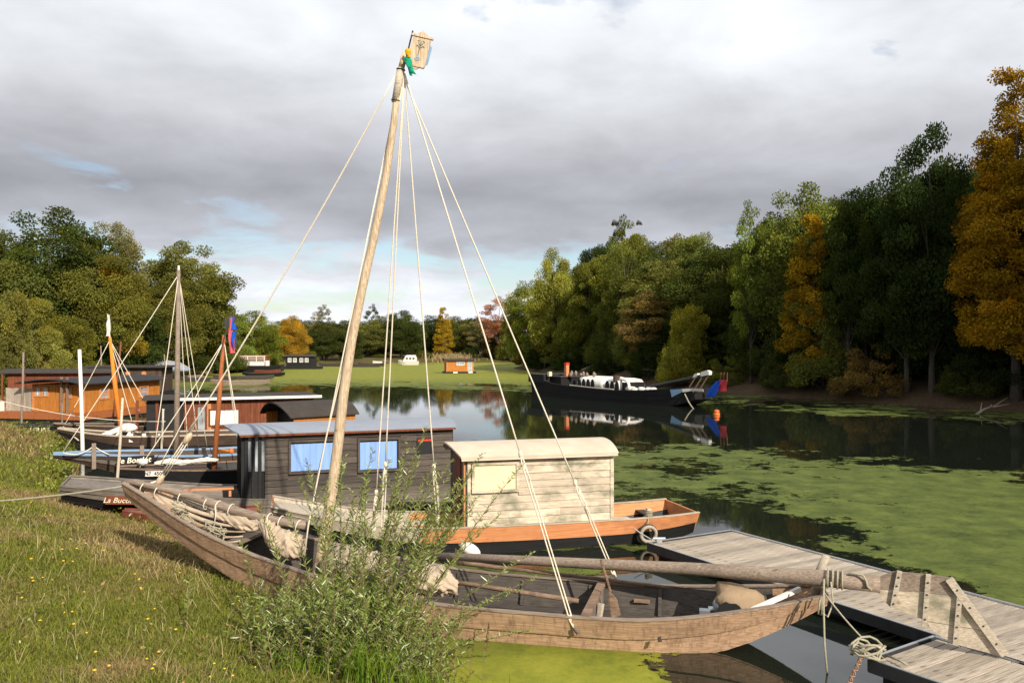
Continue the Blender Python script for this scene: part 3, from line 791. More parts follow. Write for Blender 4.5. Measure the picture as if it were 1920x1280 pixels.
for i, (px, py, Y, w, c) in enumerate(((20, 480, 100, 150, 'dark'), (140, 470, 104, 150, 'dark'), (250, 520, 108, 130, 'dark'), (300, 480, 112, 120, 'deep'), (380, 490, 118, 120, 'dark'), (-60, 420, 92, 220, 'dark'), (-40, 520, 66, 160, 'mid'), (-190, 400, 80, 240, 'mid'))):
    ptree('round' if i % 2 else 'broad', px, py, Y, w, c, ('dark tree between the left edge and the tall broad one, set back', 'dark tree set back right of the tall broad one', 'dark tree set back above the orange mast', 'very dark tree set back left of the large round green one', 'dark tree set back right of the tall grey mast', 'tall dark tree cut by the left edge', 'lower green tree cut by the left edge', 'green tree out beyond the left edge')[i], 'back row of the left bank wood')

GF = 'trees along the far shore'
def fplace(px):
    for lim, w_ in ((530, 'left of the dark far houseboat'), (565, 'above the dark far houseboat'), (605, 'right of the dark far houseboat'), (650, 'behind the leaning mast'), (700, 'left of the white dinghy'), (745, 'above the white dinghy'), (785, 'above the white cruiser'), (825, 'left of the slender yellow poplar'), (870, 'above the far orange houseboat'), (910, 'right of the far orange houseboat'), (9999, 'beside the right bank wood')):
        if px < lim: return w_
ptree('round', 546, 588, 152, 62, 'yellow', 'yellowing round tree behind the dark far houseboat', GF)
ptree('airy', 604, 568, 172, 48, 'grey', 'tall thin grey-green tree just left of the leaning mast', GF)
ptree('round', 612, 600, 168, 80, 'dark', 'dark tree under the thin grey-green one', GF)
ptree('round', 645, 598, 174, 70, 'dark', 'dark far tree partly hidden by the leaning mast', GF)
ptree('airy', 698, 567, 204, 34, 'dark', 'small dark tree top rising alone right of the mast', GF)
ptree('broad', 690, 597, 190, 100, 'mid', 'green tree right of the leaning mast on the far shore', GF)
ptree('round', 752, 578, 192, 80, 'dark', 'dark round tree behind the white cruiser', GF)
ptree('round', 722, 590, 194, 80, 'mid', 'mid green tree left of the dark round one', GF)
ptree('spire', 830, 568, 198, 36, 'yellow', 'slender yellow poplar on the far shore', GF)
ptree('round', 812, 588, 206, 60, 'dark', 'dark tree just left of the slender yellow poplar', GF)
ptree('round', 856, 590, 206, 70, 'mid', 'green tree just right of the slender yellow poplar', GF)
ptree('airy', 900, 590, 200, 60, 'grey', 'thin grey-green tree above the far orange houseboat', GF)
ptree('airy', 934, 552, 198, 72, 'pink', 'thin pinkish-brown tree beside the right bank wood', GF)
ptree('shaggy', 930, 600, 204, 60, 'brown', 'brownish tree below the pinkish one', GF)
for i in range(22):
    px = 505 + i*21.5 + trnd.uniform(-6, 6)
    ptree(('round', 'broad', 'bushy')[i % 3], px, 606 + trnd.uniform(-12, 8), 215 + trnd.uniform(-4, 30), 74, ('dark', 'mid', 'deep')[i % 3], ('dense dark tree', 'dense green tree', 'dense blackish tree')[i % 3] + ' closing the far shore ' + fplace(px), 'tree belt closing the far shore')
for i, (px, Y) in enumerate(((528, 151), (575, 160), (660, 182), (705, 192), (790, 197), (880, 200))):
    ptree('shrub', px, 655, Y, 46, ('mid', 'olive', 'dark')[i % 3], 'low shrub on the far shore ' + fplace(px + (8 if i == 0 else 0)), 'far shore shrubs', name='shrub', cat='shrub')

GR = 'trees of the right bank wood'
ptree('poplar', 1906, 96, 44, 240, 'gold', 'tall golden-yellow tree at the right edge', GR)
ptree('poplar', 1960, 190, 41, 260, 'gold', 'second golden tree cut off by the right edge', GR)
ptree('broad', 1748, 212, 54, 200, 'deep', 'very tall dark green tree left of the golden one', GR)
ptree('tall', 1700, 330, 52, 150, 'deep', 'dark tree at the left foot of the very tall one', GR)
ptree('tall', 1622, 318, 60, 140, 'deep', 'dark pointed tree between the very tall one and the yellow-topped one', GR)
ptree('airy', 1590, 350, 58, 90, 'dark', 'thin-topped dark tree right of the yellow-topped one', GR)
ptree('spire', 1524, 376, 58, 105, 'gold', 'yellow-topped poplar standing in the dark right wood', GR)
ptree('broad', 1500, 332, 66, 200, 'mid', 'tall green tree behind the yellow-topped poplar', GR)
ptree('airy', 1408, 365, 64, 80, 'fresh', 'thin light green tree top leaning out at the canopy step', GR)
ptree('bushy', 1544, 540, 60, 150, 'olive', 'olive bushy tree under the yellow-topped poplar', GR)
ptree('shaggy', 1440, 440, 68, 130, 'dark', 'dark tree under the thin light green top', GR)
ptree('bushy', 1290, 570, 68, 110, 'lime', 'bright green young tree behind the black barge', GR)
ptree('airy', 1022, 556, 104, 64, 'brown', 'small reddish-brown tree at the wood edge', GR)
ptree('airy', 1172, 394, 96, 84, 'olive', 'thin tree top with dark mistletoe balls on the skyline', GR)
ptree('round', 1040, 458, 118, 90, 'lime', 'pale green tree topping the left shoulder of the wood', GR)
ptree('round', 990, 520, 126, 90, 'fresh', 'green tree at the left end of the right bank wood', GR)
ptree('bushy', 962, 590, 132, 70, 'mid', 'low green tree at the very tip of the right bank', GR)
ptree('shaggy', 1105, 480, 108, 100, 'olive', 'shaggy olive tree on the shoulder of the right bank wood', GR)
ptree('airy', 1210, 540, 84, 110, 'brown', 'thin brownish tree in front of the dark wood', GR)
GW = 'crowd of green trees making the right bank wood'
wr = random.Random(4)
USED = set()
CW = {'dark': 'dark green', 'deep': 'shade-darkened green', 'mid': 'mid green', 'olive': 'olive green', 'brown': 'brownish green'}
SW = {'broad': 'broad', 'round': 'rounded', 'tall': 'narrow', 'shaggy': 'shaggy', 'bushy': 'bushy'}
def place(px):
    for lim, w_ in ((985, 'at its far left tip'), (1050, 'left of the cargo barge'), (1105, 'above the barge stern'), (1165, 'above the white tilts'), (1230, 'above the barge hold'), (1300, 'above the barge bow'), (1370, 'above the blue and red flags'),
                    (1440, 'above the orange buoy'), (1500, 'left of the yellow-topped poplar'), (1570, 'behind the yellow-topped poplar'), (1640, 'right of the yellow-topped poplar'), (1720, 'left of the tallest dark tree'), (1800, 'below the tallest dark tree'), (1870, 'left of the golden tree'), (9999, 'behind the golden trees')):
        if px < lim: return w_
top_x = [930, 985, 1040, 1100, 1160, 1240, 1300, 1380, 1420, 1500, 1580, 1650, 1740, 1830, 1920, 2300]
top_y = [600, 525, 470, 462, 430, 425, 422, 434, 420, 380, 360, 350, 290, 290, 260, 200]
def right_shore(Y):
    ys_ = [20, 35, 47, 66, 86, 112, 125, 141, 153]; xs_ = [45, 37, 29, 17.5, 10, 4.5, 2.2, 0, 4]
    return float(np.interp(Y, ys_, xs_))
for row, (off, dpy) in enumerate(((5.2, 75), (8.0, 28), (13.5, 4), (20, 12), (28, 25))):
    Y = 40.0
    while Y < 150:
        X = right_shore(Y) + off + wr.uniform(-1.2, 1.2)
        px = 960 + X/Y*F
        if px < 2120:
            py = float(np.interp(px, top_x, top_y)) + dpy*(1 if row < 3 else 1.0) + wr.uniform(-10, 34)
            kind = wr.choice(['broad', 'round', 'tall', 'shaggy']) if row else wr.choice(['shaggy', 'bushy', 'round'])
            topz = EYE + (HZ-py)/F*Y
            if row == 0: topz = 2.5 + (topz-2.5)*wr.uniform(.55, .85)
            colr = wr.choice(['dark', 'deep', 'mid', 'dark', 'olive', 'mid', 'mid'] if px < 1440 else ['deep', 'dark', 'deep', 'dark'])  # further right, darker leaf colours stand for the wood's shade
            LB = lambda: '%s %s tree in right wood %s row, %s' % (CW[colr], SW[kind], ('front', 'second', 'third', 'fourth', 'hindmost')[row], place(px))
            for _ in range(14):                                        # neighbours that would read alike become another sort of tree
                if LB() not in USED: break
                kind = trnd.choice(['broad', 'round', 'tall', 'shaggy', 'bushy'] if row == 0 else ['broad', 'round', 'tall', 'shaggy']); colr = trnd.choice(['dark', 'deep', 'mid'])
            USED.add(LB())
            tree(kind, X, Y, topz, wr.uniform(7.0, 10.0) if row else wr.uniform(5, 8), colr,
                 LB(), GW)
        Y += wr.uniform(3.6, 5.2) * (1 if Y < 90 else 1.35)
# the same wood goes on along the bank beyond the frame
for i in range(34):
    Y = 40 - i*2.3 + wr.uniform(-1, 1); X = (right_shore(Y) if Y > 20 else 45 + (20-Y)*.4) + (3, 9, 5, 14)[i % 4]
    tree(wr.choice(['broad', 'tall', 'shaggy', 'round']), X, Y, wr.uniform(19, 25), wr.uniform(8, 11), wr.choice(['deep', 'dark', 'mid']), 'dark tree further along the right bank beyond the golden trees', 'trees further along the right bank')
for X, Y, top, w_, lab in ((37.5, 37.5, 26, 15, 'huge added tree out of view, nearest to the golden trees it shades'), (39.5, 32.5, 27, 15, 'second huge added tree out of view, shading the golden trees'), (43, 26.5, 26, 15, 'third huge added tree out of view, shading the golden trees')):  # added out of view, wide crowns shaped to shade the golden trees
    tree('round', X, Y, top, w_, 'deep', lab, 'trees further along the right bank')
GS = 'shrubs hanging over the right bank'
Y = 36.0
while Y < 145:
    tree('shrub', right_shore(Y) + wr.uniform(.9, 2.4), Y, wr.uniform(2.6, 4.6), wr.uniform(3, 5.4), wr.choice(['deep', 'dark', 'olive', 'brown', 'deep']), trnd.choice(['dark', 'ragged', 'spreading', 'low', 'leafy', 'dense']) + ' shrub overhanging the right bank ' + place(960 + (right_shore(Y)+1.6)/Y*F), GS, name='shrub', cat='shrub')
    Y += wr.uniform(5, 11) * (1 if Y < 90 else 1.5)
# mistletoe in the thin tree top
for px, py, r in ((1153, 417, .40), (1157, 436, .5), (1198, 417, .32)):
    cm = KIND['shrub'][0]
    o = link_mesh('mistletoe', cm); p = ad(px, py, 96); o.location = p - Vector((0, 0, r)); o.scale = (r/2.4, r/2.4, r/2); o.color = (.07, .075, .03, 1)
    tag(o, {417: 'uppermost dark ball of mistletoe in the thin tree top', 436: 'larger ball of mistletoe below the uppermost one'}[py] if px < 1190 else 'small lone ball of mistletoe to the right in the tree tops', 'mistletoe', 'mistletoe balls on the skyline')
# dead branches on the right bank
for px, py, Y, ln, tilt, lab in ((1120, 705, 102, 4.2, .35, 'pale dead branch sloping down the bank behind the black barge'), (1235, 690, 82, 3.6, -.15, 'forked bare branch lying on the earth bank'), (1845, 775, 46.5, 1.9, .42, 'grey stick poking out of the water by the right bank')):
    p = ad(px, py, Y); mb = MB(); rr = random.Random(px)
    p.z = max(.12, float(ground(np.array([p.x]), np.array([p.y]))[0][0]) + .25)
    d = Vector((math.cos(tilt), .2, math.sin(tilt)))
    mb.tube([p - d*ln/2, p + Vector((0, 0, .12)), p + d*ln/2], [.09, .07, .03], 6)
    for k in range(4):
        q_ = p + d*ln*rr.uniform(-.2, .4); e = Vector((rr.uniform(-.6, 1), rr.uniform(-.5, .5), rr.uniform(-.1, .7)))
        mb.tube([q_, q_ + e*.5, q_ + e*rr.uniform(.8, 1.4)], [.045, .03, .012], 5)
    o = mb.build('dead_branch', plain('dry_branch', (.28, .22, .17), .9, .2) if 'dry_branch' not in bpy.data.materials else bpy.data.materials['dry_branch'], None, True)
    tag(o, lab, 'branch', 'dead branches on the right bank')
# dry reeds by the far shore
rng = np.random.default_rng(77)
n = 1700; px = rng.normal(848, 18, n); Y = rng.uniform(186, 199, n); x = (px-960)/F*Y; z, d, _ = ground(x, Y)
m = d > -.5; x, Y, z = x[m], Y[m], z[m]; n = len(x)
col = np.array([[.36, .27, .13]])*rng.uniform(.6, 1.15, (n, 1))
o = link_mesh('reeds', blade_mesh('reeds', x, Y, z, rng.uniform(.4, 1.7, n), np.full(n, .14), rng.uniform(.1, .5, n), col, rng), None, M['blades']); tag(o, 'band of dry tan reeds on the far shore', 'reeds', kind='stuff')
# rough grass on the left bank behind the houseboats and along the far shore
n = 30000; Y = rng.uniform(44, 150, n); x = -24 - rng.uniform(0, 26, n) - np.clip(Y-60, 0, 40)*.2; z, d, _ = ground(x, Y); m = (d > 0) & (d < 9); x, Y, z = x[m], Y[m], z[m]
o = link_mesh('rough_grass', blade_mesh('rough_grass', x, Y, z, rng.uniform(.15, .5, len(x)), np.full(len(x), .09), rng.uniform(.2, .8, len(x)), grass_col(x, Y, rng), rng), None, M['blades']); tag(o, 'rough green and brown grass on the bank behind the houseboats', 'grass', kind='stuff')
# ---------------------------------------------------------------- boat building
class Fr:
    """a boat's own frame: x along the hull, y across (towards the far side), z up from the water"""
    def __init__(s, X, Y, deg, z=0.0):
        s.o = Vector((X, Y, z)); s.a = R(deg)
        s.u = Vector((math.cos(s.a), math.sin(s.a), 0)); s.n = Vector((-math.sin(s.a), math.cos(s.a), 0))
    def loc(s, w):
        d = Vector(w) - s.o
        return Vector((d.dot(s.u), d.dot(s.n), d.z))
    def side(s, px, py, yl):
        """where the view ray through a photo pixel meets the boat's lengthwise plane y = yl"""
        d = Vector(((px-960)/F, 1, -(py-HZ)/F)); c = Vector((0, 0, EYE))
        t = (yl - (c - s.o).dot(s.n)) / d.dot(s.n)
        return s.loc(c + d*t)
    def thing(s, name, label, cat, group=None):
        return thing(name, label, cat, s.o, s.a, group)

def stations(st, n):
    st = np.array(st, float); x = np.linspace(st[0, 0], st[-1, 0], n)
    out = np.stack([x] + [np.interp(x, st[:, 0], st[:, k]) for k in range(1, 5)], -1)
    for _ in range(2): out[1:-1, 1:] = (out[:-2, 1:] + 2*out[1:-1, 1:] + out[2:, 1:])/4
    return out
def hull(root, st, mats, cuts, n=26, t=.035, proud=.016, bottom=None, floor=None, floor_z=.06, rail=None, rail_mat=None, split=None, ribs=0, rib_mat=None, ends=True):
    """planked sides (strakes cut at the fractions cuts), flat bottom, floor boards, end boards, rails, ribs - each a part"""
    S = stations(st, n)
    bottom = bottom or mats[0]; floor = floor or M['old_wood_in']
    fr = [0] + list(cuts) + [1]
    for sgn in (-1, 1):
        for k in range(len(fr)-1):
            rings = []
            for x, hb, ht, zb, zt in S:
                p = []
                for f, top in ((fr[k], 0), (fr[k+1], 1)):
                    p.append((hb + (ht-hb)*f, zb + (zt-zb)*f))
                o = proud*k
                (y0, z0), (y1, z1) = p
                if k: z0 -= .012
                rings.append([(x, sgn*(y0+o), z0), (x, sgn*(y1+o), z1), (x, sgn*(y1+o-t), z1), (x, sgn*(y0+o-t), z0)])
            if split and k == len(fr)-2:
                j = min(range(len(S)), key=lambda i: abs(S[i][0]-split[0]))
                MB().loft(rings[:j+1]).build('side_plank', split[1], root); MB().loft(rings[j:]).build('side_plank', mats[min(k, len(mats)-1)], root)
            else: MB().loft(rings).build('side_plank', mats[min(k, len(mats)-1)], root)
    o = proud*(len(fr)-2)
    MB().loft([[(x, -hb+.01, zb-.02), (x, hb-.01, zb-.02), (x, hb-.01, zb+.02), (x, -hb+.01, zb+.02)] for x, hb, ht, zb, zt in S]).build('bottom_boards', bottom, root)
    if floor_z is not None:
        rings = []
        for x, hb, ht, zb, zt in S:
            z = max(zb+.05, floor_z)
            f = min(1, (z-zb)/max(1e-3, zt-zb)); w = hb + (ht-hb)*f - t - .004
            if z < zt-.03: rings.append([(x, -w, z-.02), (x, w, z-.02), (x, w, z), (x, -w, z)])
        MB().loft(rings).build('floor_boards', floor, root)
    if ends:
        for i, nm in ((0, 'bow_board'), (-1, 'stern_board')):
            x, hb, ht, zb, zt = S[i]; e = .02 if i == 0 else -.02
            MB().prism([(x-e*.3, -hb+.002, zb), (x-e*.3, hb-.002, zb), (x-e*.3, ht+o-.004, zt-.002), (x-e*.3, -ht-o+.004, zt-.002)], (e*1.8, 0, 0)).build(nm, mats[-1], root)
    if rail:
        w, h = rail
        for sgn in (-1, 1):
            MB().loft([[(x, sgn*(ht+o+.012), zt+.002), (x, sgn*(ht+o+.012), zt+h), (x, sgn*(ht+o-w), zt+h), (x, sgn*(ht+o-w), zt+.002)] for x, hb, ht, zb, zt in S]).build('gunwale', rail_mat or mats[-1], root)
    for i in range(ribs):
        x = S[2, 0] + (S[-3, 0]-S[2, 0])*(i+.5)/ribs
        x, hb, ht, zb, zt = [float(np.interp(x, S[:, 0], S[:, k])) for k in range(5)]
        for sgn in (-1, 1):
            MB().beam((x, sgn*(hb-.06), max(zb+.05, floor_z or 0)), (x, sgn*(ht-.06), zt-.03), .05, .045, (1, 0, 0)).build('rib', rib_mat or floor, root)
    return S
def deck(root, S, x0, x1, dz, mat, name='deck'):
    rings = []
    for x, hb, ht, zb, zt in S:
        if x0 <= x <= x1: rings.append([(x, -ht+.03, zt-dz-.02), (x, ht-.03, zt-dz-.02), (x, ht-.03, zt-dz), (x, 0, zt-dz+.015), (x, -ht+.03, zt-dz)])
    return MB().loft(rings).build(name, mat, root)
def arc(hw, z1, rise, n=12, ext=0.0):
    pts = []
    for i in range(n+1):
        y = -hw-ext + 2*(hw+ext)*i/n
        pts.append((y, z1 + rise*(1 - (y/hw)**2)))
    return pts
def roof(root, x0, x1, hw, z1, rise, mat, ovx=.12, ovy=.12, t=.03, visor=.0, name='roof', edge=None):
    a = arc(hw, z1, rise, 14, ovy)
    m = hw + ovy
    R0, R1 = [], []
    top = [(y, z+t) for y, z in a]; bot = [(y, z) for y, z in a][::-1]
    def xs(y, s): return s*(ovx + visor*(1 - (y/m)**2))
    R0 = [(x0 - xs(y, 1), y, z) for y, z in top + bot]; R1 = [(x1 + xs(y, 1)*.5, y, z) for y, z in top + bot]
    mid = [[tuple(Vector(p).lerp(Vector(q), k/10)) for p, q in zip(R0, R1)] for k in range(11)]
    rf = MB().loft(mid).build(name, mat, root)
    if edge is not None:
        for sgn in (-1, 1):
            zz = z1 + rise*(1 - (m/hw)**2)
            MB().box((x0-ovx+.01, sgn*(m-.012)-.014, zz-.045), (x1+ovx*.5-.01, sgn*(m-.012)+.014, zz-.003)).build('fascia', edge, rf)
    return rf
def end_wall(root, x, hw, z0, z1, rise, mat, t=.03, holes=None):
    poly = [(x, -hw, z0), (x, hw, z0)] + [(x, y, z-.004) for y, z in arc(hw, z1, rise, 10)[::-1]]
    return MB().prism(poly, (t, 0, 0)).build('end_wall', mat, root)
def window(root, x0, x1, z0, z1, y, frame_mat, pane_mat, fw=.05, depth=.05, pane='pane', bars=(0, 0), back=.004, name='window'):
    """frame standing proud of the wall plane y (towards -y), pane behind it"""
    mb = MB()
    mb.box((x0-fw, y-depth, z0-fw), (x1+fw, y, z0)).box((x0-fw, y-depth, z1), (x1+fw, y, z1+fw))
    mb.box((x0-fw, y-depth, z0), (x0, y, z1)).box((x1, y-depth, z0), (x1+fw, y, z1))
    w = mb.build(name, frame_mat, root)
    MB().box((x0, y-.012-back, z0), (x1, y-back, z1)).build(pane, pane_mat, w)
    if bars != (0, 0):
        b = MB(); g = .018
        for i in range(bars[0]):
            xx = x0 + (x1-x0)*(i+1)/(bars[0]+1); b.box((xx-g, y-.03, z0), (xx+g, y-.018, z1))
        for i in range(bars[1]):
            zz = z0 + (z1-z0)*(i+1)/(bars[1]+1); b.box((x0, y-.032, zz-g), (x1, y-.016, zz+g))
        b.build('glazing_bars', frame_mat, w)
    return w
def lap_planks(root, x0, x1, z0, z1, y, rows, mat, wins=(), seed=1, lap=.022, joints=1):
    """horizontal cladding, every board its own piece, interrupted by the window openings"""
    rnd = random.Random(seed); h = (z1-z0)/rows
    for r in range(rows):
        za, zb = z0+r*h, z0+(r+1)*h
        cuts = [(x0, x1)]
        for (a, b, c, d) in wins:
            if c < zb-.02 and d > za+.02:
                nc = []
                for (p, q) in cuts:
                    if b <= p or a >= q: nc.append((p, q)); continue
                    if a > p: nc.append((p, a))
                    if b < q: nc.append((b, q))
                cuts = nc
        segs = []
        for p, q in cuts:
            if joints and q-p > 1.6 and rnd.random() < .6:
                m_ = p + (q-p)*rnd.uniform(.3, .7); segs += [(p, m_-.002), (m_+.002, q)]
            else: segs.append((p, q))
        for p, q in segs:
            j = rnd.uniform(-.003, .003); dz = rnd.uniform(-.004, .004)
            b0 = y - lap + j; b1 = y - lap*.35 + j
            MB().prism([(p, y, za+dz), (p, b0, za+dz), (p, b1, zb+dz-.006), (p, y, zb+dz-.006)], (q-p, 0, 0)).build('plank', mat, root)
def v_boards(root, x0, x1, z0, z1, y, n, mat, wins=(), t=.018, gap=.010, axis_='x', sgn=-1, name='plank', ztop=None):
    """upright boards; openings cut out"""
    w = (x1-x0)/n; rnd = random.Random(int(abs(x0*100)+n)); big = n > 300
    for i in range(n):
        a, b = x0+i*w+gap/2, x0+(i+1)*w-gap/2; spans = [(z0, z1)]
        for (p, q, c, d) in wins:
            if b > p+.01 and a < q-.01:
                ns = []
                for (s0, s1) in spans:
                    if c > s0: ns.append((s0, min(c, s1)))
                    if d < s1: ns.append((max(d, s0), s1))
                spans = [s for s in ns if s[1]-s[0] > .02]
        for (s0, s1) in spans:
            tt = t + rnd.uniform(-.003, .004)
            if axis_ == 'x': o = MB().box((a, min(y, y+sgn*tt), s0), (b, max(y, y+sgn*tt), s1))
            else: o = MB().box((min(y, y+sgn*tt), a, s0), (max(y, y+sgn*tt), b, s1))
            o.build(name, mat, root)

# ================================================================ the wooden sailing barge in front
B = Fr(-6.05, 12.75, math.degrees(math.atan2(-2.25, 9.8)))
st = [(.2, .06, .14, 1.50, 1.72), (.7, .14, .28, 1.20, 1.57), (1.5, .30, .45, .80, 1.21), (2.5, .46, .62, .36, .92), (3.5, .58, .75, .10, .72), (4.5, .66, .81, -.08, .55), (5.5, .70, .84, -.10, .44),
      (8.0, .66, .80, -.10, .41), (9.0, .44, .62, .0, .52), (9.8, .30, .40, .36, .64), (10.25, .15, .24, .60, .73)]
barge = B.thing('sailing_barge', 'long weathered brown wooden barge with leaning mast nearest the camera', 'boat')
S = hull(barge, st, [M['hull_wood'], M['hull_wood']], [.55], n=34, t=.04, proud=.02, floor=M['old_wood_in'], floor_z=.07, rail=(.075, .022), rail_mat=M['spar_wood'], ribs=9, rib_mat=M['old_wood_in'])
def bs(x): return [float(np.interp(x, S[:, 0], S[:, k])) for k in range(1, 5)]
# inner lining in a darker timber colour
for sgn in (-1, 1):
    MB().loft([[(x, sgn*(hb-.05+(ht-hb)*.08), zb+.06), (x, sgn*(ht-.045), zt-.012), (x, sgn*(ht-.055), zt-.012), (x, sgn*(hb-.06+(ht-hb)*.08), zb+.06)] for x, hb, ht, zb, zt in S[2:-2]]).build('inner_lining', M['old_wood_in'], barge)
# partition of upright boards with a slanted cap
px_ = 7.35; hb, ht, zb, zt = bs(px_)
for i in range(7):
    y0 = -ht+.10 + i*(2*ht-.2)/7
    MB().box((px_, y0+.004, .07), (px_+.028 + .004*(i % 2), y0+(2*ht-.2)/7-.004, zt-.03)).build('partition_board', M['grey_plank'], barge)
MB().beam((px_-.03, -ht+.03, zt+.01), (px_+.0, ht-.03, zt+.01), .11, .05).build('partition_cap', M['branch'], barge)
MB().beam((px_+.05, -.25, .08), (px_+.10, -.15, zt), .06, .05).build('brace', M['bleached'], barge)
# fore deck and thwarts
deck(barge, S, .3, 1.15, .05, M['old_wood'], 'fore_deck')
for x in (2.1, 5.0, 9.45):
    hb, ht, zb, zt = bs(x)
    MB().box((x-.11, -ht+.05, zt-.12), (x+.11, ht-.05, zt-.075)).build('thwart', M['spar_wood'], barge)
for px, py in ((1204, 1125), (1300, 1128)):
    p = B.side(px, py, .66); MB().box((p.x-.11, p.y-.05, p.z-.02), (p.x+.11, p.y, p.z+.02)).build('cleat', M['branch'], barge)
p = B.side(1555, 1120, 0.05)
MB().tube([(10.12, .06, .55), (10.18, .05, .95), (10.27, .04, 1.16)], [.055, .05, .05], 8).build('mooring_post', M['bleached'], barge, True)
# mast
base = Vector((3.22, 0, .10)); topw = ad(752, 128, 11.55); mt = B.loc(topw)
mast = MB().tube([base.lerp(mt, t/10) + Vector((.05*math.sin(t*.31*math.pi), 0, 0)) for t in range(11)], [.086 - .0042*t for t in range(11)], 14).build('mast', M['mast_wood'], barge, True)
d = (mt-base).normalized(); m1 = base.lerp(mt, .938); m2 = base.lerp(mt, 1.0)
MB().tube([m1, m2], .054, 12).build('masthead_sleeve', M['bleached'], mast, True)
MB().torus(m1 + d*.03, d, .057, .008, 16, 6).torus(m2 - d*.02, d, .057, .008, 16, 6).build('iron_band', M['steel_dark'], mast, True)
tip = m2 + d*.22; MB().tube([m2, tip], [.043, .028], 8).build('mast_tip', M['mast_wood'], mast, True)
# carved vane board hanging from a spindle at the mast head
spx = B.loc(ad(757, 128, 11.55)); spt = B.loc(ad(774, 58, 11.55))
MB().tube([spx, spt], .012, 6).build('spindle', M['steel_dark'], mast)
ctr = B.loc(ad(786, 97, 11.45)); ang = R(-13)
vu = B.loc(B.o + Vector((1, 0, 0))); vu = Vector((B.u.x, B.n.x, 0)).normalized()      # world X seen in the boat's frame
vx = (vu*math.cos(ang) + Vector((0, 0, 1))*math.sin(ang)).normalized(); vz = (Vector((0, 0, 1))*math.cos(ang) - vu*math.sin(ang)).normalized(); vy = vx.cross(vz)
def V(a, b, c=0): return ctr + vx*a + vz*b + vy*c
hwv, hhv = .105, .195
vane = MB().prism([V(-hwv, -hhv, .012), V(hwv, -hhv, .012), V(hwv, hhv, .012), V(-hwv, hhv, .012)], vy*-.024).build('vane_board', M['mast_wood'], barge)
mb = MB()
mb.beam(V(-hwv-.045, hhv+.012), V(hwv+.045, hhv+.012), .05, .028, vz); mb.beam(V(-hwv-.01, -hhv-.01), V(hwv+.01, -hhv-.01), .045, .024, vz)
mb.beam(V(-hwv-.008, -hhv), V(-hwv-.008, hhv), .03, .02, vx); mb.beam(V(hwv+.008, -hhv), V(hwv+.008, hhv), .03, .02, vx)
mb.prism([V(-.08, hhv+.026, .012), V(.08, hhv+.026, .012), V(.05, hhv+.06, .012), V(.012, hhv+.07, .012), V(0, hhv+.095, .012), V(-.012, hhv+.07, .012), V(-.05, hhv+.06, .012)], vy*-.024)
mb.prism([V(-.07, -hhv-.022, .012), V(.05, -hhv-.022, .012), V(.01, -hhv-.06, .012), V(-.04, -hhv-.05, .012)], vy*-.024)
mb.build('carved_frame', M['mast_wood'], vane)
mb = MB(); yy = .0145 if (B.u*vy.x + B.n*vy.y).y < 0 else -.0145
for a, b, c, e in ((-.005, -.06, .0, .10), (.0, .04, -.045, .08), (.0, .04, .045, .08), (.0, .07, -.035, .12), (.0, .07, .035, .12), (0, .09, 0, .14), (-.05, .13, -.02, .15), (.02, .15, .05, .13), (-.055, .06, -.03, .075), (.03, .075, .06, .06)):
    mb.beam(V(a, b, yy), V(c, e, yy), .010, .004, vy)
mb.build('painted_sprig', M['ink'], vane)
MB().prism([V(-.05, -.10, yy), V(.045, -.11, yy), V(.02, -.13, yy), V(-.03, -.13, yy)], vy*.002).prism([V(-.02, -.095, yy), V(.03, -.10, yy), V(.0, -.055, yy)], vy*.002).build('painted_emblem', M['blue_paint'], vane)
MB().prism([V(hwv+.02, -hhv+.02, -.01), V(hwv+.05, -hhv+.05, -.01), V(hwv+.055, .09, -.01), V(hwv+.02, .12, -.01)], vy*.004).build('blue_pennon', M['blue_paint'], vane)
def ribbon(mat, pts, w, parent, name, side=None):
    mb = MB(); side = side or vx; f, b = [], []
    for i, p in enumerate(pts):
        k = (1 + .35*math.sin(i*1.9))*w/2; o = vy*(.02*math.sin(i*2.3))
        f.append(p - side*k + o); b.append(p + side*k + o)
    n = len(pts); vs = f + b + [p + vy*.006 for p in f] + [p + vy*.006 for p in b]; fs = []
    for i in range(n-1):
        fs += [(i, i+1, n+i+1, n+i), (2*n+i, 3*n+i, 3*n+i+1, 2*n+i+1), (i, 2*n+i, 2*n+i+1, i+1), (n+i, n+i+1, 3*n+i+1, 3*n+i)]
    fs += [(0, n, 3*n, 2*n), (n-1, 3*n-1, 4*n-1, 2*n-1)]
    mb.add(vs, fs); return mb.build(name, mat, parent, True)
rb = lambda px, py: B.loc(ad(px, py, 11.42))
ribbon(M['yellow_flag'], [rb(766, 92), rb(765, 98), rb(764, 103), rb(766, 109)], .062, mast, 'yellow_ribbon')
ribbon(M['green_flag'], [rb(765, 108), rb(766, 115), rb(769, 124), rb(772, 132), rb(774, 139)], .075, mast, 'green_ribbon')
ribbon(M['green_flag'], [rb(761, 108), rb(763, 118), rb(767, 128), rb(771, 143)], .05, mast, 'green_ribbon')
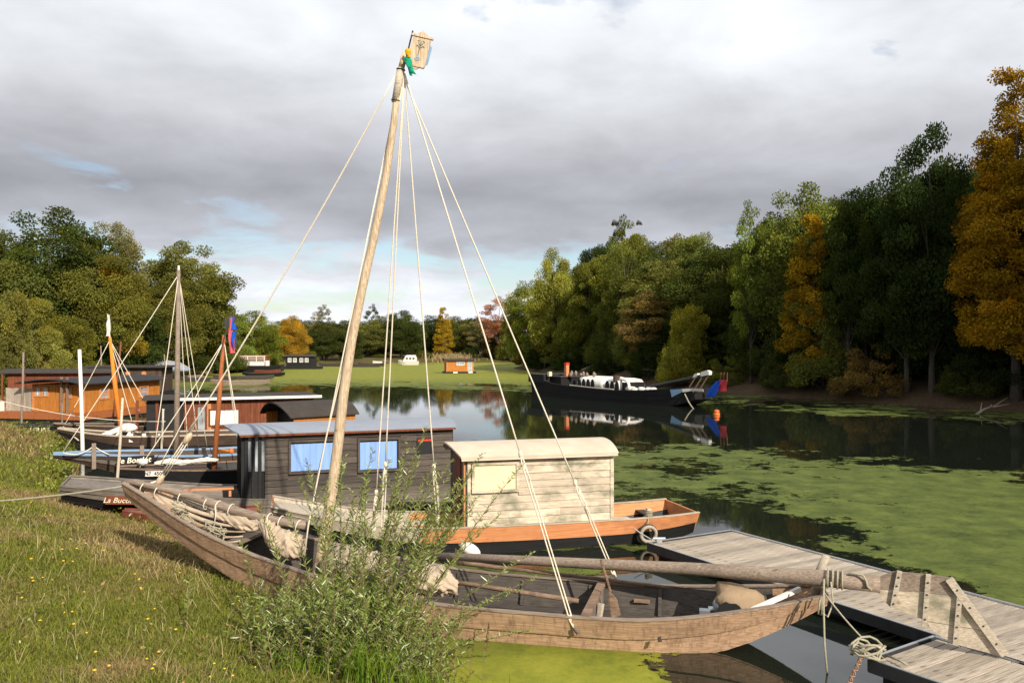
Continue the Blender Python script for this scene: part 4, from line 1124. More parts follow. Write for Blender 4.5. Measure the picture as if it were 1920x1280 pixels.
# stays and shrouds, each running from the mast head down to its fastening
def brope(name, pts, r, mat=M['rope'], parent=barge): return MB().tube(pts, r, 6).build(name, mat, parent, True)
hd = lambda px, py: B.loc(ad(px, py, 11.5))
g_near = B.side(1075, 1176, -.82); g_far = B.side(1157, 1090, .78)
brope('forestay', sag(m2 - d*.12 - vx*.06, B.loc(ad(352, 812, 12.45)), .10, 16), .013)
fblock = B.loc(ad(352, 822, 12.45)); bblock = B.loc(ad(300, 900, 12.62))
for p, q in ((fblock, 1), (bblock, 1)):
    ax = (bblock-fblock).normalized()
    MB().blob(p, (.055, .05, .11), 10, 8, rot=ax.to_track_quat('Z', 'Y').to_matrix()).build('pulley_block', M['mast_wood'], barge, True)
for k in (-1, 0, 1): brope('tackle_line', [fblock + Vector((.045*k, 0, 0)), bblock + Vector((.045*k, 0, 0))], .009)
brope('tackle_strop', [B.loc(ad(356, 806, 12.45)), B.loc(ad(366, 790, 12.45)), fblock], .02)
brope('strop', [bblock, Vector((.42, 0, 1.66))], .018)
def shroud(px0, py0, end, kn, drop=.0, tail=True):
    """a rope from the mast head to a fastening, doubled below the lashing kn (0..1 along it)"""
    a = m2 - d*(.06 + .02*((px0*7) % 5)) + vx*.06; end = Vector(end); k = a.lerp(end, kn)
    brope('shroud', sag(a, k, drop, 10), .011)
    dd = (end-k).normalized(); s = dd.orthogonal().normalized()*.022
    for q in (-1, 1): brope('lanyard', [k, k + dd*.12 + s*q, end - dd*.1 + s*q, end], .010)
    for c_, r_ in ((k, (.03, .03, .05)), (k + dd*.16, (.026, .026, .06)), (end - dd*.12, (.028, .028, .05))): MB().blob(c_, r_, 8, 6).build('knot', M['rope'], barge, True)
    if tail: brope('rope_tail', [k + dd*.14, k + dd*.25 + Vector((.05, -.03, -.05)), k + dd*.4 + Vector((.06, -.02, -.2))], .008)
shroud(765, 160, g_near, .71)
shroud(769, 165, g_far, .80)
shroud(768, 168, B.side(822, 985, .8), .86)
shroud(758, 170, B.side(716, 1010, .5), .83, tail=False)
shroud(756, 175, B.side(700, 1005, .35), .90, tail=False)
brope('halyard', [m2 - d*.25 + vx*.06, B.loc(ad(640, 700, 11.85)), B.loc(ad(600, 870, 11.85)), B.loc(ad(574, 1010, 11.8))], .011)
brope('halyard', [m2 - d*.28 - vy*.05, B.loc(ad(632, 720, 11.8)), B.loc(ad(578, 985, 11.8)), B.loc(ad(571, 1040, 11.7))], .011)
brope('wrapped_halyard', [B.loc(ad(722, 880, 12.3)), B.loc(ad(720, 905, 12.3)), B.loc(ad(719, 950, 12.3))], .035, M['white_flag'])
MB().tube([g_near + Vector((0, -.02, .0)), g_near + Vector((.06, -.035, -.06))], .02, 6).build('chain_plate', M['steel_dark'], barge)
MB().tube([B.side(1236, 1193, -.84) + Vector((0, 0, 0)), B.side(1238, 1203, -.86)], .022, 6).build('iron_ring', M['steel_dark'], barge)
# rope coils inside the near bow
for px, py, sz in ((338, 968, .12), (402, 1008, .17), (352, 990, .09)):
    p = B.side(px, py, -.34); rr = random.Random(px); mb = MB()
    for k in range(6):
        q0 = [p + Vector((math.cos(a)*sz*rr.uniform(.6, 1.1) + rr.uniform(-.04, .04), math.sin(a)*sz*.5, math.sin(a + k)*sz*.55 + .03*k)) for a in np.linspace(0, 6.6, 14)]
        mb.tube(q0, .009, 5)
    mb.build('rope_coil', M['rope_old'], barge, True)
brope('loose_rope', [B.side(412, 1015, -.42), B.side(430, 1032, -.40), B.side(455, 1042, -.38), B.side(475, 1040, -.3)], .018, M['rope_old'])
# mooring ropes at the stern: wrapped round the post and hanging
mb = MB()
for k in range(4): mb.torus((10.19, .05, .76 + .035*k), (.1, .05, 1), .075 + .004*(k % 2), .011, 14, 6)
mb.build('rope_wrap', M['rope_old'], barge, True)
brope('hanging_rope', [B.loc(ad(1545, 1085, 9.95)), B.loc(ad(1544, 1130, 9.8)), B.loc(ad(1546, 1205, 9.75)), B.loc(ad(1551, 1262, 9.65))], .013, M['rope_old'])
brope('hanging_rope', [B.loc(ad(1538, 1120, 9.9)), B.loc(ad(1534, 1150, 9.9)), B.loc(ad(1540, 1152, 9.9)), B.loc(ad(1541, 1118, 9.9))], .011, M['rope_old'])
brope('hanging_rope', [B.loc(ad(1558, 1090, 9.95)), B.loc(ad(1562, 1130, 9.9)), B.loc(ad(1552, 1156, 9.9)), B.loc(ad(1543, 1148, 9.9))], .011, M['rope_old'])
brope('bow_rope', sag(B.loc(ad(240, 910, 12.7)), B.loc(Vector((-9.6, 13.3, 1.25))), .06, 10), .014, M['rope_old'])

# the long yard with its furled sail, lying from bow to mast
yard = thing('sail_yard', 'long grey yard with furled cream sail lying along the barge bow', 'sail', B.o, B.a)
ya = B.loc(ad(230, 902, 12.75)); yb = B.loc(ad(578, 986, 11.95))
MB().tube([ya.lerp(yb, t/8) + Vector((0, 0, .04*math.sin(t*.8))) for t in range(9)], [.035, .045, .055, .06, .065, .066, .065, .062, .06], 10).build('spar', M['spar_wood'], yard, True)
rr = random.Random(3)
for k in range(5):          # slack folds of sail near the bow, each a rolled strip
    a = ya.lerp(yb, .20) + Vector((0, -.03, -.07)); c = ya.lerp(yb, .70) + Vector((0, -.05*k, -.16 - .05*k))
    MB().tube([a.lerp(c, t/10) - Vector((0, .015*k, (.07 + .055*k)*math.sin(math.pi*t/10))) for t in range(11)], [.012 + .022*math.sin(math.pi*min(1, t/10 + .1)) for t in range(11)], 7).build('sail_fold', M['sail'] if k != 2 else M['cover'], yard, True)
def drape(name, pts, rads, seed, mat, parent, n=44, amp=.42, m=40):
    """bunched cloth: a tube round the points, creased by folded noise"""
    T = np.linspace(0, len(pts)-1, m); A = np.linspace(0, 2*np.pi, n, endpoint=False)
    Pp = np.stack([np.interp(T, range(len(pts)), [p[k] for p in pts]) for k in range(3)], -1)
    Rr = np.stack([np.interp(T, range(len(pts)), [r[k] for r in rads]) for k in range(2)], -1)
    tt, aa = np.meshgrid(T, A, indexing='ij'); cx, cy = np.cos(aa), np.sin(aa)
    u, v = cx*1.6 + tt*1.5 + seed*3.3, cy*1.6 + tt*1.1 - seed*1.7
    fold = 1 - 2*np.abs(fbm(u, v, seed, 3, .55)*2 - 1); fine = fbm(u*3.5 + 9, v*3.5, seed+9, 2) - .5
    g = np.clip(1 + amp*(fold - .35) + .35*fine, .35, 1.7)
    rings = [[(Pp[i, 0] + .12*(fold[i, k]-.4)*Rr[i, 0]*3, Pp[i, 1] + Rr[i, 0]*cx[i, k]*g[i, k], Pp[i, 2] + Rr[i, 1]*cy[i, k]*g[i, k]) for k in range(n)] for i in range(m)]
    o = MB().loft(rings).build(name, mat, parent, True)
    return o
pts = [B.loc(ad(px, py, Yv)) for px, py, Yv in ((395, 962, 12.35), (425, 972, 12.3), (455, 982, 12.2), (478, 984, 12.15), (492, 980, 12.1))]
drape('furled_sail', pts, [(.03, .04), (.06, .07), (.09, .095), (.09, .09), (.05, .05)], 5, M['sail'], yard)
pts = [B.loc(ad(px, py, Yv)) for px, py, Yv in ((488, 980, 12.1), (505, 1000, 12.0), (522, 1018, 11.9), (545, 1022, 11.9), (566, 1030, 11.85))]
drape('furled_sail', pts, [(.05, .06), (.13, .16), (.18, .17), (.19, .16), (.13, .12)], 8, M['sail'], yard)
for i, f in enumerate((.12, .20, .33, .47, .53, .60, .80, .86, .95)):
    p = ya.lerp(yb, f); mb = MB().torus(p - Vector((0, 0, .03)), (1, 0, -.25), .085, .009, 14, 5)
    if i in (4, 6): mb.tube([p + Vector((.02, -.09, 0)), p + Vector((.03, -.11, -.15)), p + Vector((.0, -.12, -.34))], .008, 5)
    mb.build('rope_tie', M['rope'], yard, True)
tag(drape('sail_bundle', [B.o + B.u*x + B.n*-.15 + Vector((0, 0, z)) for x, z in ((3.45, .66), (3.7, .74), (4.0, .72), (4.3, .66), (4.55, .58))], [(.10, .10), (.26, .20), (.30, .22), (.26, .18), (.1, .1)], 14, M['sail'], None), 'crumpled cream sailcloth heaped right of the mast foot', 'sailcloth')
tag(drape('sail_bundle', [B.o + B.u*x + B.n*-.22 + Vector((0, 0, z)) for x, z in ((4.7, .55), (4.95, .62), (5.25, .60), (5.5, .52))], [(.10, .08), (.26, .17), (.26, .16), (.1, .08)], 15, M['sail'], None), 'second smaller heap of cream sailcloth behind the willow', 'sailcloth')

# steering oar
oar = thing('steering_oar', 'huge wooden steering oar with battened blade resting over the jetty', 'oar')
OA = ad(790, 1040, 12.9); OM = ad(1300, 1066, 10.95); OP = ad(1562, 1085, 10.12); OB = ad(1650, 1095, 9.93)
MB().tube([OA, OA.lerp(OM, .5), OM, OP, OB], [.055, .07, .085, .105, .10], 12).build('shaft', M['spar_wood'], oar, True)
bd = (Vector((5.45, 9.50, 0)) - Vector((OP.x, OP.y, 0))).normalized(); bn = Vector((bd.y, -bd.x, 0))
def ob(px, py, off=0.0):
    """a point on the upright plane of the blade"""
    d = Vector(((px-960)/F, 1, -(py-HZ)/F)); c = Vector((0, 0, EYE)); w0 = OP + bn*off
    return c + d*((w0-c).dot(bn)/d.dot(bn))
def blade_board(poly, mat, t=.028, off=0.0):
    return MB().prism([ob(x, y, off) for x, y in poly], -bn*t).build('blade_board', mat, oar)
blade_board([(1640, 1094), (1652, 1080), (1675, 1071), (1735, 1076), (1790, 1084), (1806, 1116), (1740, 1110), (1642, 1103)], M['spar_wood'])
blade_board([(1643, 1104.5), (1740, 1111.5), (1807, 1117.5), (1845, 1181), (1738, 1163.5), (1700, 1149), (1668, 1136), (1652, 1120)], M['beige_plank'])
blade_board([(1739, 1165), (1846, 1182.5), (1884, 1226), (1868, 1227), (1795, 1208), (1765, 1193), (1745, 1178)], M['bleached'])
for a, b, w in (((1687, 1070), (1673, 1141), .055), ((1741, 1076), (1733, 1174), .055), ((1799, 1118), (1791, 1208), .055), ((1779, 1084), (1884, 1227), .085)):
    p, q = ob(*a, .022), ob(*b, .022)
    bt = MB().beam(p, q, .04 if w < .08 else .045, w, bn.cross((q-p).normalized())).build('batten', M['bleached'], oar)
    mb = MB()
    for f in (.15, .38, .62, .85):
        c = p.lerp(q, f) + bn*.021; mb.tube([c, c + bn*.008], .011, 7)
    mb.build('bolt', M['steel_dark'], bt)
mb = MB()
for k in range(4):
    c = ad(1552 + k*9, 1083 + k*1.2, 10.13 - .02*k); mb.torus(c, (OB-OP), .112, .011, 16, 6)
mb.build('lashing_rope', M['rope_old'], oar, True); mb = MB()
mb.tube([ad(1590, 1076, 10.0), ad(1607, 1076, 9.95), ad(1618, 1078, 9.9), ad(1624, 1088, 9.88), ad(1626, 1098, 9.87), ad(1634, 1106, 9.87)], .014, 6)
mb.build('lashing_rope', M['rope_old'], oar, True)

# small things lying in the barge
p0, p1 = B.side(857, 1058, .80), B.side(1317, 1108, .80)
mb = MB(); rr = random.Random(8)
mb.tube([B.o + B.u*(p0.x + (p1.x-p0.x)*t/10) + B.n*(.80 - .12*(t/10)**2 + rr.uniform(-.012, .012)) + Vector((0, 0, p0.z + (p1.z-p0.z)*t/10 + .03)) for t in range(11)], [.034 - .0012*t for t in range(11)], 7)
tag(mb.build('barked_pole', M['branch'], None, True), 'thin crooked pole lying along the far gunwale of the barge', 'pole')
p0, p1 = B.side(850, 1090, -.15), B.side(1085, 1126, .0)
tag(MB().tube([B.o + B.u*p.x + B.n*p.y + Vector((0, 0, p.z)) for p in (p0, p0.lerp(p1, .5), p1)], .032, 7).build('barked_pole', M['branch'], None, True), 'shorter pole lying inside the barge left of the partition', 'pole')
p = B.side(1375, 1150, -.1)
mot = thing('outboard_motor', 'outboard motor half hidden under a tan canvas cover in the barge stern', 'motor', B.o, B.a)
q = B.side(1352, 1138, .02)
MB().blob((q.x, q.y, q.z), (.11, .13, .12), 10, 8, random.Random(2), .12).build('engine_block', M['engine'], mot, True)
MB().box((q.x-.09, q.y-.09, q.z-.34), (q.x+.05, q.y+.09, q.z-.10)).build('leg', M['steel_dark'], mot)
MB().box((q.x-.16, q.y-.10, q.z-.02), (q.x-.06, q.y+.02, q.z+.0)).tube([(q.x-.02, q.y-.14, q.z-.06), (q.x+.24, q.y-.2, q.z-.06)], .014, 6).build('throttle_lever', M['steel'], mot)
e = B.side(1322, 1148, -.25); MB().box((e.x-.07, e.y-.06, e.z-.10), (e.x+.06, e.y+.06, e.z+.04)).build('fuel_box', M['engine'], mot)
a, b = B.side(1345, 1118, .05), B.side(1428, 1128, .05)
rings = []
for i, (t, rz) in enumerate(((-.02, .13), (.06, .20), (.3, .225), (.6, .21), (.85, .17), (1.02, .11))):
    c = a.lerp(b, t); wob = [1 + .10*math.sin(k*2.1 + i*1.3) + .06*math.sin(k*4.7 - i) for k in range(14)]; rings.append([(c.x + .03*math.sin(k*1.7), c.y + wob[k]*1.15*rz*math.cos(2*math.pi*k/14), c.z - .03 + wob[k]*rz*math.sin(2*math.pi*k/14)*(1 if math.sin(2*math.pi*k/14) > -.35 else .45)) for k in range(14)])
MB().loft(rings).build('canvas_cover', M['cover'], mot, True)
pl = [(a.x - .02 + .17*(1 - math.cos(math.pi*k/8)), a.y - .215, a.z - .17 + .19*math.sin(math.pi*k/8)) for k in range(9)]
MB().prism(pl, (0, -.02, 0)).build('cover_opening', M['dark'], mot)
p, q = B.side(1398, 1148, -.5), B.side(1500, 1103, -.05)
tag(MB().beam(B.o + B.u*p.x + B.n*p.y + Vector((0, 0, p.z)), B.o + B.u*q.x + B.n*q.y + Vector((0, 0, q.z)), .05, .05).build('plank', M['white'], None), 'pale square timber leaning from gunwale beside the canvas cover', 'timber')
pd = thing('paddle', 'brown wooden paddle blade standing against the barge partition', 'paddle', B.o, B.a)
p = B.side(1150, 1130, .1)
MB().prism([(p.x-.06, p.y, p.z+.16), (p.x+.05, p.y-.02, p.z+.05), (p.x+.10, p.y-.04, p.z-.14), (p.x-.02, p.y-.03, p.z-.20), (p.x-.07, p.y, p.z-.02)], (0, .03, 0)).build('blade', M['branch'], pd)
MB().tube([(p.x-.04, p.y+.01, p.z+.15), (p.x-.18, p.y+.1, p.z+.55)], .018, 6).build('handle', M['branch'], pd)
p = ad(882, 1030, 13.6)
fl = MB().blob((0, 0, 0), (.19, .11, .10), 12, 10); 
o = fl.build('float', M['white'], None, True); o.location = p; o.rotation_euler = (.2, R(32), .2); tag(o, 'white plastic float hanging between the barge and the pale cabin boat', 'float')
# ================================================================ pale cabin boat
K = Fr(-1.006, 15.735, 15)
hw = .72
pale = K.thing('cabin_boat', 'cabin boat with pale plank cabin and orange hull strake', 'boat')
st = [(-3.4, .30, .55, .75, 1.02), (-2.6, .45, .68, .45, .82), (-1.6, .56, .75, .10, .62), (-.6, .60, .78, -.08, .53), (1.5, .62, .78, -.12, .50), (3.2, .62, .78, -.12, .50), (4.2, .55, .77, .0, .52), (4.62, .50, .75, .13, .55)]
S = hull(pale, st, [M['tar'], M['orange_plank']], [.56], n=26, floor=M['old_wood_in'], floor_z=.12, rail=(.06, .02), rail_mat=M['bleached'], split=(-.75, M['bleached']))
a0 = K.side(876, 985, -hw); a1 = K.side(1148, 975, -hw)
X0, X1 = a0.x, a1.x; Z0, Z1 = .53, 1.83
w1 = K.side(889, 919, -hw); w2 = K.side(967, 869, -hw)
win = (w1.x, w2.x, w1.z, w2.z)
MB().box((X0, -hw+.002, Z0), (X1, -hw+.03, Z1)).build('wall_panel', M['beige_plank'], pale)
MB().box((X0, hw-.03, Z0), (X1, hw, Z1)).build('wall_panel', M['beige_plank'], pale)
lap_planks(pale, X0+.05, X1-.05, Z0, Z1-.10, -hw, 9, M['beige_plank'], [(win[0]-.05, win[1]+.05, win[2]-.05, win[3]+.05)], 3, lap=.024)
for x in (X0, X1-.05): MB().box((x, -hw-.032, Z0-.02), (x+.05, -hw-.002, Z1)).build('corner_post', M['beige_plank'], pale)
MB().box((X0+.052, -hw-.026, Z1-.10), (X1-.052, -hw-.001, Z1-.004)).build('top_rail', M['orange_plank'], pale)
window(pale, *win[:2], win[2], win[3], -hw-.0, M['beige_plank'], M['cream'], .05, .055, 'shutter', back=.012)
end_wall(pale, X0-.032, hw, Z0, Z1, .15, M['old_wood_in']); end_wall(pale, X1+.002, hw, Z0, Z1, .15, M['beige_plank'])  # left end takes dark timber for its shade, right end stays pale
MB().box((X0-.05, -.32, Z0), (X0-.034, .32, Z1-.02)).build('door', M['red_board'], pale)
MB().box((X0-.06, -hw+.0, Z0+.0), (X0-.034, -hw+.10, Z1-.03)).build('door_post', M['orange_plank'], pale)
roof(pale, X0, X1, hw, Z1, .12, M['canvas_roof'], .14, .14, .03, .12, edge=M['canvas_roof'])
# after well: thwart, inner bulkhead and mooring bitt
MB().box((X1+.10, -.70, .42), (X1+.14, .70, .50)).build('bulkhead', M['brown_hull'], pale)
MB().box((3.9, -.70, .34), (4.1, .70, .37)).build('thwart', M['old_wood_in'], pale)
MB().box((X1-.1, -hw-.07, .50), (X1+.35, -hw+.14, .525)).build('side_deck', M['bleached'], pale)
bt = K.side(1216, 968, -.70); MB().box((bt.x-.04, -.74, .50), (bt.x+.04, -.66, .68)).build('mooring_bitt', M['bleached'], pale)
mb = MB()
for k in range(4): mb.torus((bt.x, -.70, .55 + k*.03), (.1, 0, 1), .065, .011, 14, 6)
mb.build('rope_wrap', M['rope_old'], pale, True)
deck(pale, S, -3.4, -1.9, .06, M['bleached'], 'bow_deck')
MB().box((-1.85, -.70, .60), (-.7, -.55, .66)).build('side_deck', M['bleached'], pale)
ty = thing('tyre_fender', 'worn pale tyre hanging as fender at the pale cabin boat stern', 'tyre', K.o, K.a)
tc = K.side(1215, 1000, -.86)
MB().torus(tc, (.12, 1, .12), .145, .048, 28, 12).build('tyre', M['rubber'], ty, True)
MB().torus(tc + Vector((-.006, -.040, -.004)), (.12, 1, .12), .145, .034, 28, 8).build('tread_face', M['rubber_pale'], ty, True)
MB().tube([(bt.x, -.72, .58), (tc.x+.0, -.86, tc.z+.20), (tc.x, tc.y-.02, tc.z+.12), (tc.x, tc.y+.05, tc.z+.10)], .011, 6).build('rope', M['rope_old'], ty, True)

# ================================================================ black cabin boat, La Bucolique
K = Fr(-5.56, 18.51, 21)
hw = .90
blk = K.thing('cabin_boat', 'black plank cabin boat with blue curtains and a grey roof', 'boat')
st = [(-3.9, .50, .72, .74, 1.02), (-2.5, .62, .82, .34, .82), (-1.2, .70, .90, .06, .64), (0, .76, .95, -.10, .52), (4.2, .76, .95, -.10, .50), (5.4, .66, .85, .0, .55), (6.0, .55, .75, .18, .62)]
S = hull(blk, st, [M['tar'], M['grey_plank'], M['grey_plank']], [.45, .75], n=26, floor=M['old_wood_in'], floor_z=.1, rail=(.07, .025), rail_mat=M['grey_plank'])
deck(blk, S, -3.9, -2.2, .05, M['grey_plank'], 'bow_deck')
xa = K.side(497, 935, -hw); X0 = xa.x; X1 = K.side(847, 900, -hw).x; Z0, Z1 = .52, 1.965
XP = K.side(459, 900, -hw).x
wins = []
for (l, r_, t_, b_) in ((545, 631, 826, 884), (674, 746, 823, 881)):
    p, q = K.side(l, b_, -hw), K.side(r_, t_, -hw); wins.append((p.x, q.x, p.z, q.z))
p, q = K.side(783, 848, -hw), K.side(808, 822, -hw); sw = (p.x, q.x, p.z, q.z)
op = [(a-.06, b+.06, c-.06, d_+.06) for a, b, c, d_ in wins] + [(sw[0]-.03, sw[1]+.03, sw[2]-.03, sw[3]+.03)]
MB().box((X0, -hw+.002, Z0), (X1, -hw+.03, Z1)).build('wall_panel', M['black_plank'], blk)
MB().box((XP, hw-.03, Z0), (X1, hw, Z1)).build('wall_panel', M['black_plank'], blk)
lap_planks(blk, X0, X1, Z0, Z1-.03, -hw, 10, M['black_plank'], op, 11, lap=.03, joints=1)
rr = random.Random(5)
for (a, b, c, d_) in wins:
    w = window(blk, a, b, c, d_, -hw, M['black_plank'], M['dark'], .05, .06, 'pane', back=.002)
    # curtain: pleated sheet stopping short at top and right; dark pane there stands for the frame's shadow
    n = 40; rings = []
    vs = [(a + (b-a-.03)*i/n, -hw-.030-.011*math.sin(i*1.1 + .5*rr.random()) , z) for z in (c+.01, d_-.035) for i in range(n+1)]
    fs = [(i, i+1, n+2+i, n+1+i) for i in range(n)]
    MB().add(vs, fs).build('curtain', M['curtain'], w, True)
w = window(blk, sw[0], sw[1], sw[2], sw[3], -hw, M['black'], M['dark'], .025, .04, 'pane', back=.002)
MB().box((sw[0], -hw-.03, sw[3]-.05), (sw[1], -hw-.016, sw[3])).build('blind', M['red_paint'], w)
# open glazed porch at the left end: posts with panes between
for i, f in enumerate((0, .33, .66)):
    x = XP + (X0-XP)*f; MB().box((x, -hw-.01, Z0), (x+.07, -hw+.06, Z1)).build('porch_post', M['tar'], blk)
MB().box((XP+.07, -hw+.03, Z0), (X0, -hw+.045, Z0+.62)).build('porch_panel', M['tar'], blk)
MB().box((XP+.07, -hw+.035, Z0+.62), (X0, -hw+.04, Z1-.08)).build('pane', M['glass'], blk)
for i in range(5):
    y = -hw+.02 + (2*hw-.08)*i/4; MB().box((XP-.07, y, Z0), (XP-.002, y+.06, Z1+.0)).build('porch_post', M['tar'], blk)
MB().box((XP-.05, -hw+.08, Z0), (XP-.03, hw-.06, Z0+.62)).build('porch_panel', M['tar'], blk)
end_wall(blk, X0-.034, hw-.05, Z0, Z1, .08, M['tar']); end_wall(blk, X1+.002, hw, Z0, Z1, .09, M['black_plank'])
roof(blk, XP, X1, hw, Z1-.005, .07, M['felt_blue'], .12, .15, .035, .26, edge=M['red_board'])
# rail bench on the fore deck
p, q = K.side(345, 917, -.55), K.side(438, 914, -.55)
bench = MB().beam((p.x, -.5, p.z), (q.x, -.5, q.z), .26, .035).build('bench_board', M['grey_plank'], blk)
MB().beam((p.x, -.645, p.z), (q.x, -.645, q.z), .02, .045).build('bench_edge', M['orange_plank'], bench)
MB().box((q.x-.10, -.62, .6), (q.x-.05, -.57, q.z-.03)).build('bench_leg', M['orange_plank'], blk)
# name board
p, q = K.side(197, 943, -.86), K.side(268, 930, -.90)
nb = MB().prism([(p.x, -.845, p.z-.02), (q.x, -.925, p.z-.06), (q.x, -.935, q.z+.0), (p.x, -.865, q.z+.05)], (.0, -.025, 0)).build('name_board', M['red_board'], blk)
c = (Vector((p.x, -.882, (p.z+q.z)/2)) + Vector((q.x, -.960, (p.z+q.z)/2-.02)))/2
o = lettering('La Bucolique', .150, M['letter_cream'], nb, (c.x, c.y-.004, c.z), .3, .0)
o.rotation_euler = (math.pi/2 + .06, R(3.5), math.atan2(-.078, q.x-p.x))

# red dinghy half under the bow
dn = Fr(*at(232, 972, .35).xy, 12)
dt = dn.thing('dinghy', 'small faded red dinghy on the bank under the barge bow', 'boat')
hull(dt, [(0, .06, .10, .30, .52), (.5, .22, .30, .16, .44), (1.4, .32, .42, .12, .40), (2.6, .3, .4, .12, .42)], [M['grey_plank'], M['red_dinghy']], [.5], n=12, t=.02, proud=.008, floor_z=.2, rail=(.04, .025), rail_mat=M['red_dinghy'])

# ================================================================ black hulled sloop with registration plate
K = Fr(*(at(252, 877, .78).xy), 27)
blkh = K.thing('sailing_boat', 'black hulled boat with rust brown mast and white registration plate', 'boat')
st = [(-.35, .10, .22, .45, .80), (.3, .26, .46, .10, .76), (1.2, .50, .70, -.12, .70), (2.6, .62, .84, -.15, .66), (4.8, .62, .84, -.15, .66), (6.2, .5, .7, -.05, .72)]
S = hull(blkh, st, [M['tar'], M['tar']], [.6], n=20, floor_z=.25, rail=(.06, .035), rail_mat=M['branch'])
deck(blkh, S, -.3, 1.9, .03, M['brown_hull'])
deck(blkh, S, 3.3, 4.6, .06, M['brown_hull'], 'cabin_top')
def yaw_plate(S, x0, x1, z, h, mat, parent, text, tsize, tmat, extra=0.0, tilt=0.0, shear=0.0, plate=True):
    """a flat plate following the near side of the hull, with its lettering"""
    def yy(x): 
        hb, ht, zb, zt = [float(np.interp(x, S[:, 0], S[:, k])) for k in range(1, 5)]
        return -(hb + (ht-hb)*(z-zb)/(zt-zb)) - extra
    a, b = yy(x0), yy(x1)
    o = parent
    if plate: o = MB().prism([(x0, a-.03, z-h/2), (x1, b-.03, z-h/2), (x1, b-.045, z+h/2), (x0, a-.045, z+h/2)], (0, -.012, 0)).build('plate', mat, parent)
    lettering(text, tsize, tmat, o, ((x0+x1)/2, (a+b)/2-.056, z), shear, .002, (math.pi/2 + .1, 0, math.atan2(b-a, x1-x0)))
p, q = K.side(272, 888, -.45), K.side(307, 887, -.62)
yaw_plate(S, p.x, q.x, (p.z+q.z)/2, .13, M['white'], blkh, 'N7  4509', .12, M['letter_black'], .03)
mb_ = K.side(400, 866, 0); mtp = K.side(420, 628, 0)
MB().tube([(mb_.x, 0, .4), (mb_.x + (mtp.x-mb_.x)*.5, 0, mtp.z*.5 + .2), (mtp.x, 0, mtp.z)], [.07, .062, .045], 10).build('mast', M['rust_pole'], blkh, True)
fp = Vector((mtp.x, 0, mtp.z)); MB().tube([fp - Vector((.1, .06, .5)), fp + Vector((.12, -.02, .45))], .016, 6).build('flag_staff', M['black'], blkh)
def wavy_flag(px0, px1, py0, py1, fr, yl, mat, parent, seed, name='flag', top_in=0.0, n=10, m=5):
    """hanging cloth between two image edges on the boat's middle plane"""
    rows = []
    r_ = random.Random(seed); ph = r_.uniform(0, 6)
    for i in range(n+1):
        t = i/n; py = py0 + (py1-py0)*t
        row = []
        for k in range(m+1):
            f = k/m; px = px0[0] + (px0[1]-px0[0])*t + ((px1[0] + (px1[1]-px1[0])*t) - (px0[0] + (px0[1]-px0[0])*t))*f + 1.2*math.sin(ph + t*7 + f*2)
            p = fr.side(px, py, yl); row.append(p + Vector((0, .05*math.sin(ph + f*6 + t*5), 0)))
        rows.append(row)
    return MB().loft(rows, close=False, cap=False).build(name, mat, parent, True)
wavy_flag((428, 430), (436, 440), 596, 662, K, .0, M['pink_flag'], blkh, 1, 'flag')
wavy_flag((430, 432), (438, 444), 594, 618, K, .03, M['blue_flag'], blkh, 2, 'flag')
wavy_flag((434, 436), (445, 439), 622, 655, K, -.03, M['blue_flag'], blkh, 3, 'flag')
MB().box((K.side(424, 600, 0).x-.04, -.02, K.side(424, 612, 0).z), (K.side(430, 600, 0).x, .02, K.side(424, 598, 0).z)).build('vane', M['black'], blkh)
for px, py, yl in ((455, 850, -.8), (448, 842, .8), (262, 876, 0), (300, 872, -.5)):
    MB().tube(sag((mtp.x, 0, mtp.z-.15), K.side(px, py, yl), .03, 8), .012, 5).build('stay', M['rope'], blkh, True)
p = K.side(290, 868, -.2); 
o = drape('sail_bundle', [K.o + K.u*(p.x + .3*i) + K.n*(-.25) + Vector((0, 0, p.z + .03*math.sin(i*2))) for i in range(6)], [(.04, .04), (.10, .07), (.09, .06), (.08, .05), (.06, .05), (.03, .03)], 31, M['white_flag'], None)
tag(o, 'white rolled sail lying on the black boat foredeck', 'sail')
p = K.side(268, 866, 0); tag(MB().blob(K.o + K.u*p.x + K.n*p.y + Vector((0, 0, p.z)), (.13, .10, .09), 10, 8, random.Random(4), .2).build('canvas_bag', M['white'], None, True), 'white canvas bag at the black boat bow', 'bag')

# ================================================================ boat with a blue gunwale, le Bordot
K = Fr(*(at(108, 853, .95).xy), 29)
bor = K.thing('sailing_boat', 'brown plank boat with pale blue gunwale and tall bare grey mast', 'boat')
st = [(-.1, .06, .12, .90, .97), (.8, .24, .42, .66, .93), (1.8, .42, .62, .30, .87), (2.8, .58, .76, -.02, .80), (4, .64, .82, -.14, .76), (7.5, .64, .82, -.14, .76), (9, .5, .7, .05, .84)]
S = hull(bor, st, [M['brown_hull'], M['grey_plank'], M['brown_hull']], [.45, .8], n=24, floor_z=.2, rail=(.05, .055), rail_mat=M['blue_paint'], ribs=6, rib_mat=M['brown_hull'])
deck(bor, S, -.1, 1.5, .04, M['brown_hull'], 'fore_deck')
p, q = K.side(226, 864, -.75), K.side(262, 862, -.80)
MB().prism([(p.x-.1, -.800, p.z-.10), (q.x+.35, -.835, q.z-.10), (q.x+.35, -.845, q.z+.12), (p.x-.1, -.810, p.z+.12)], (0, -.03, 0)).build('name_board', M['tar'], bor)
lettering('le Bordot', .20, M['letter_cream'], bor, ((p.x+q.x)/2+.1, -.868, (p.z+q.z)/2+.01), .2, .004)
mb_ = K.side(330, 846, 0.0); mtp = K.side(335, 506, 0.0)
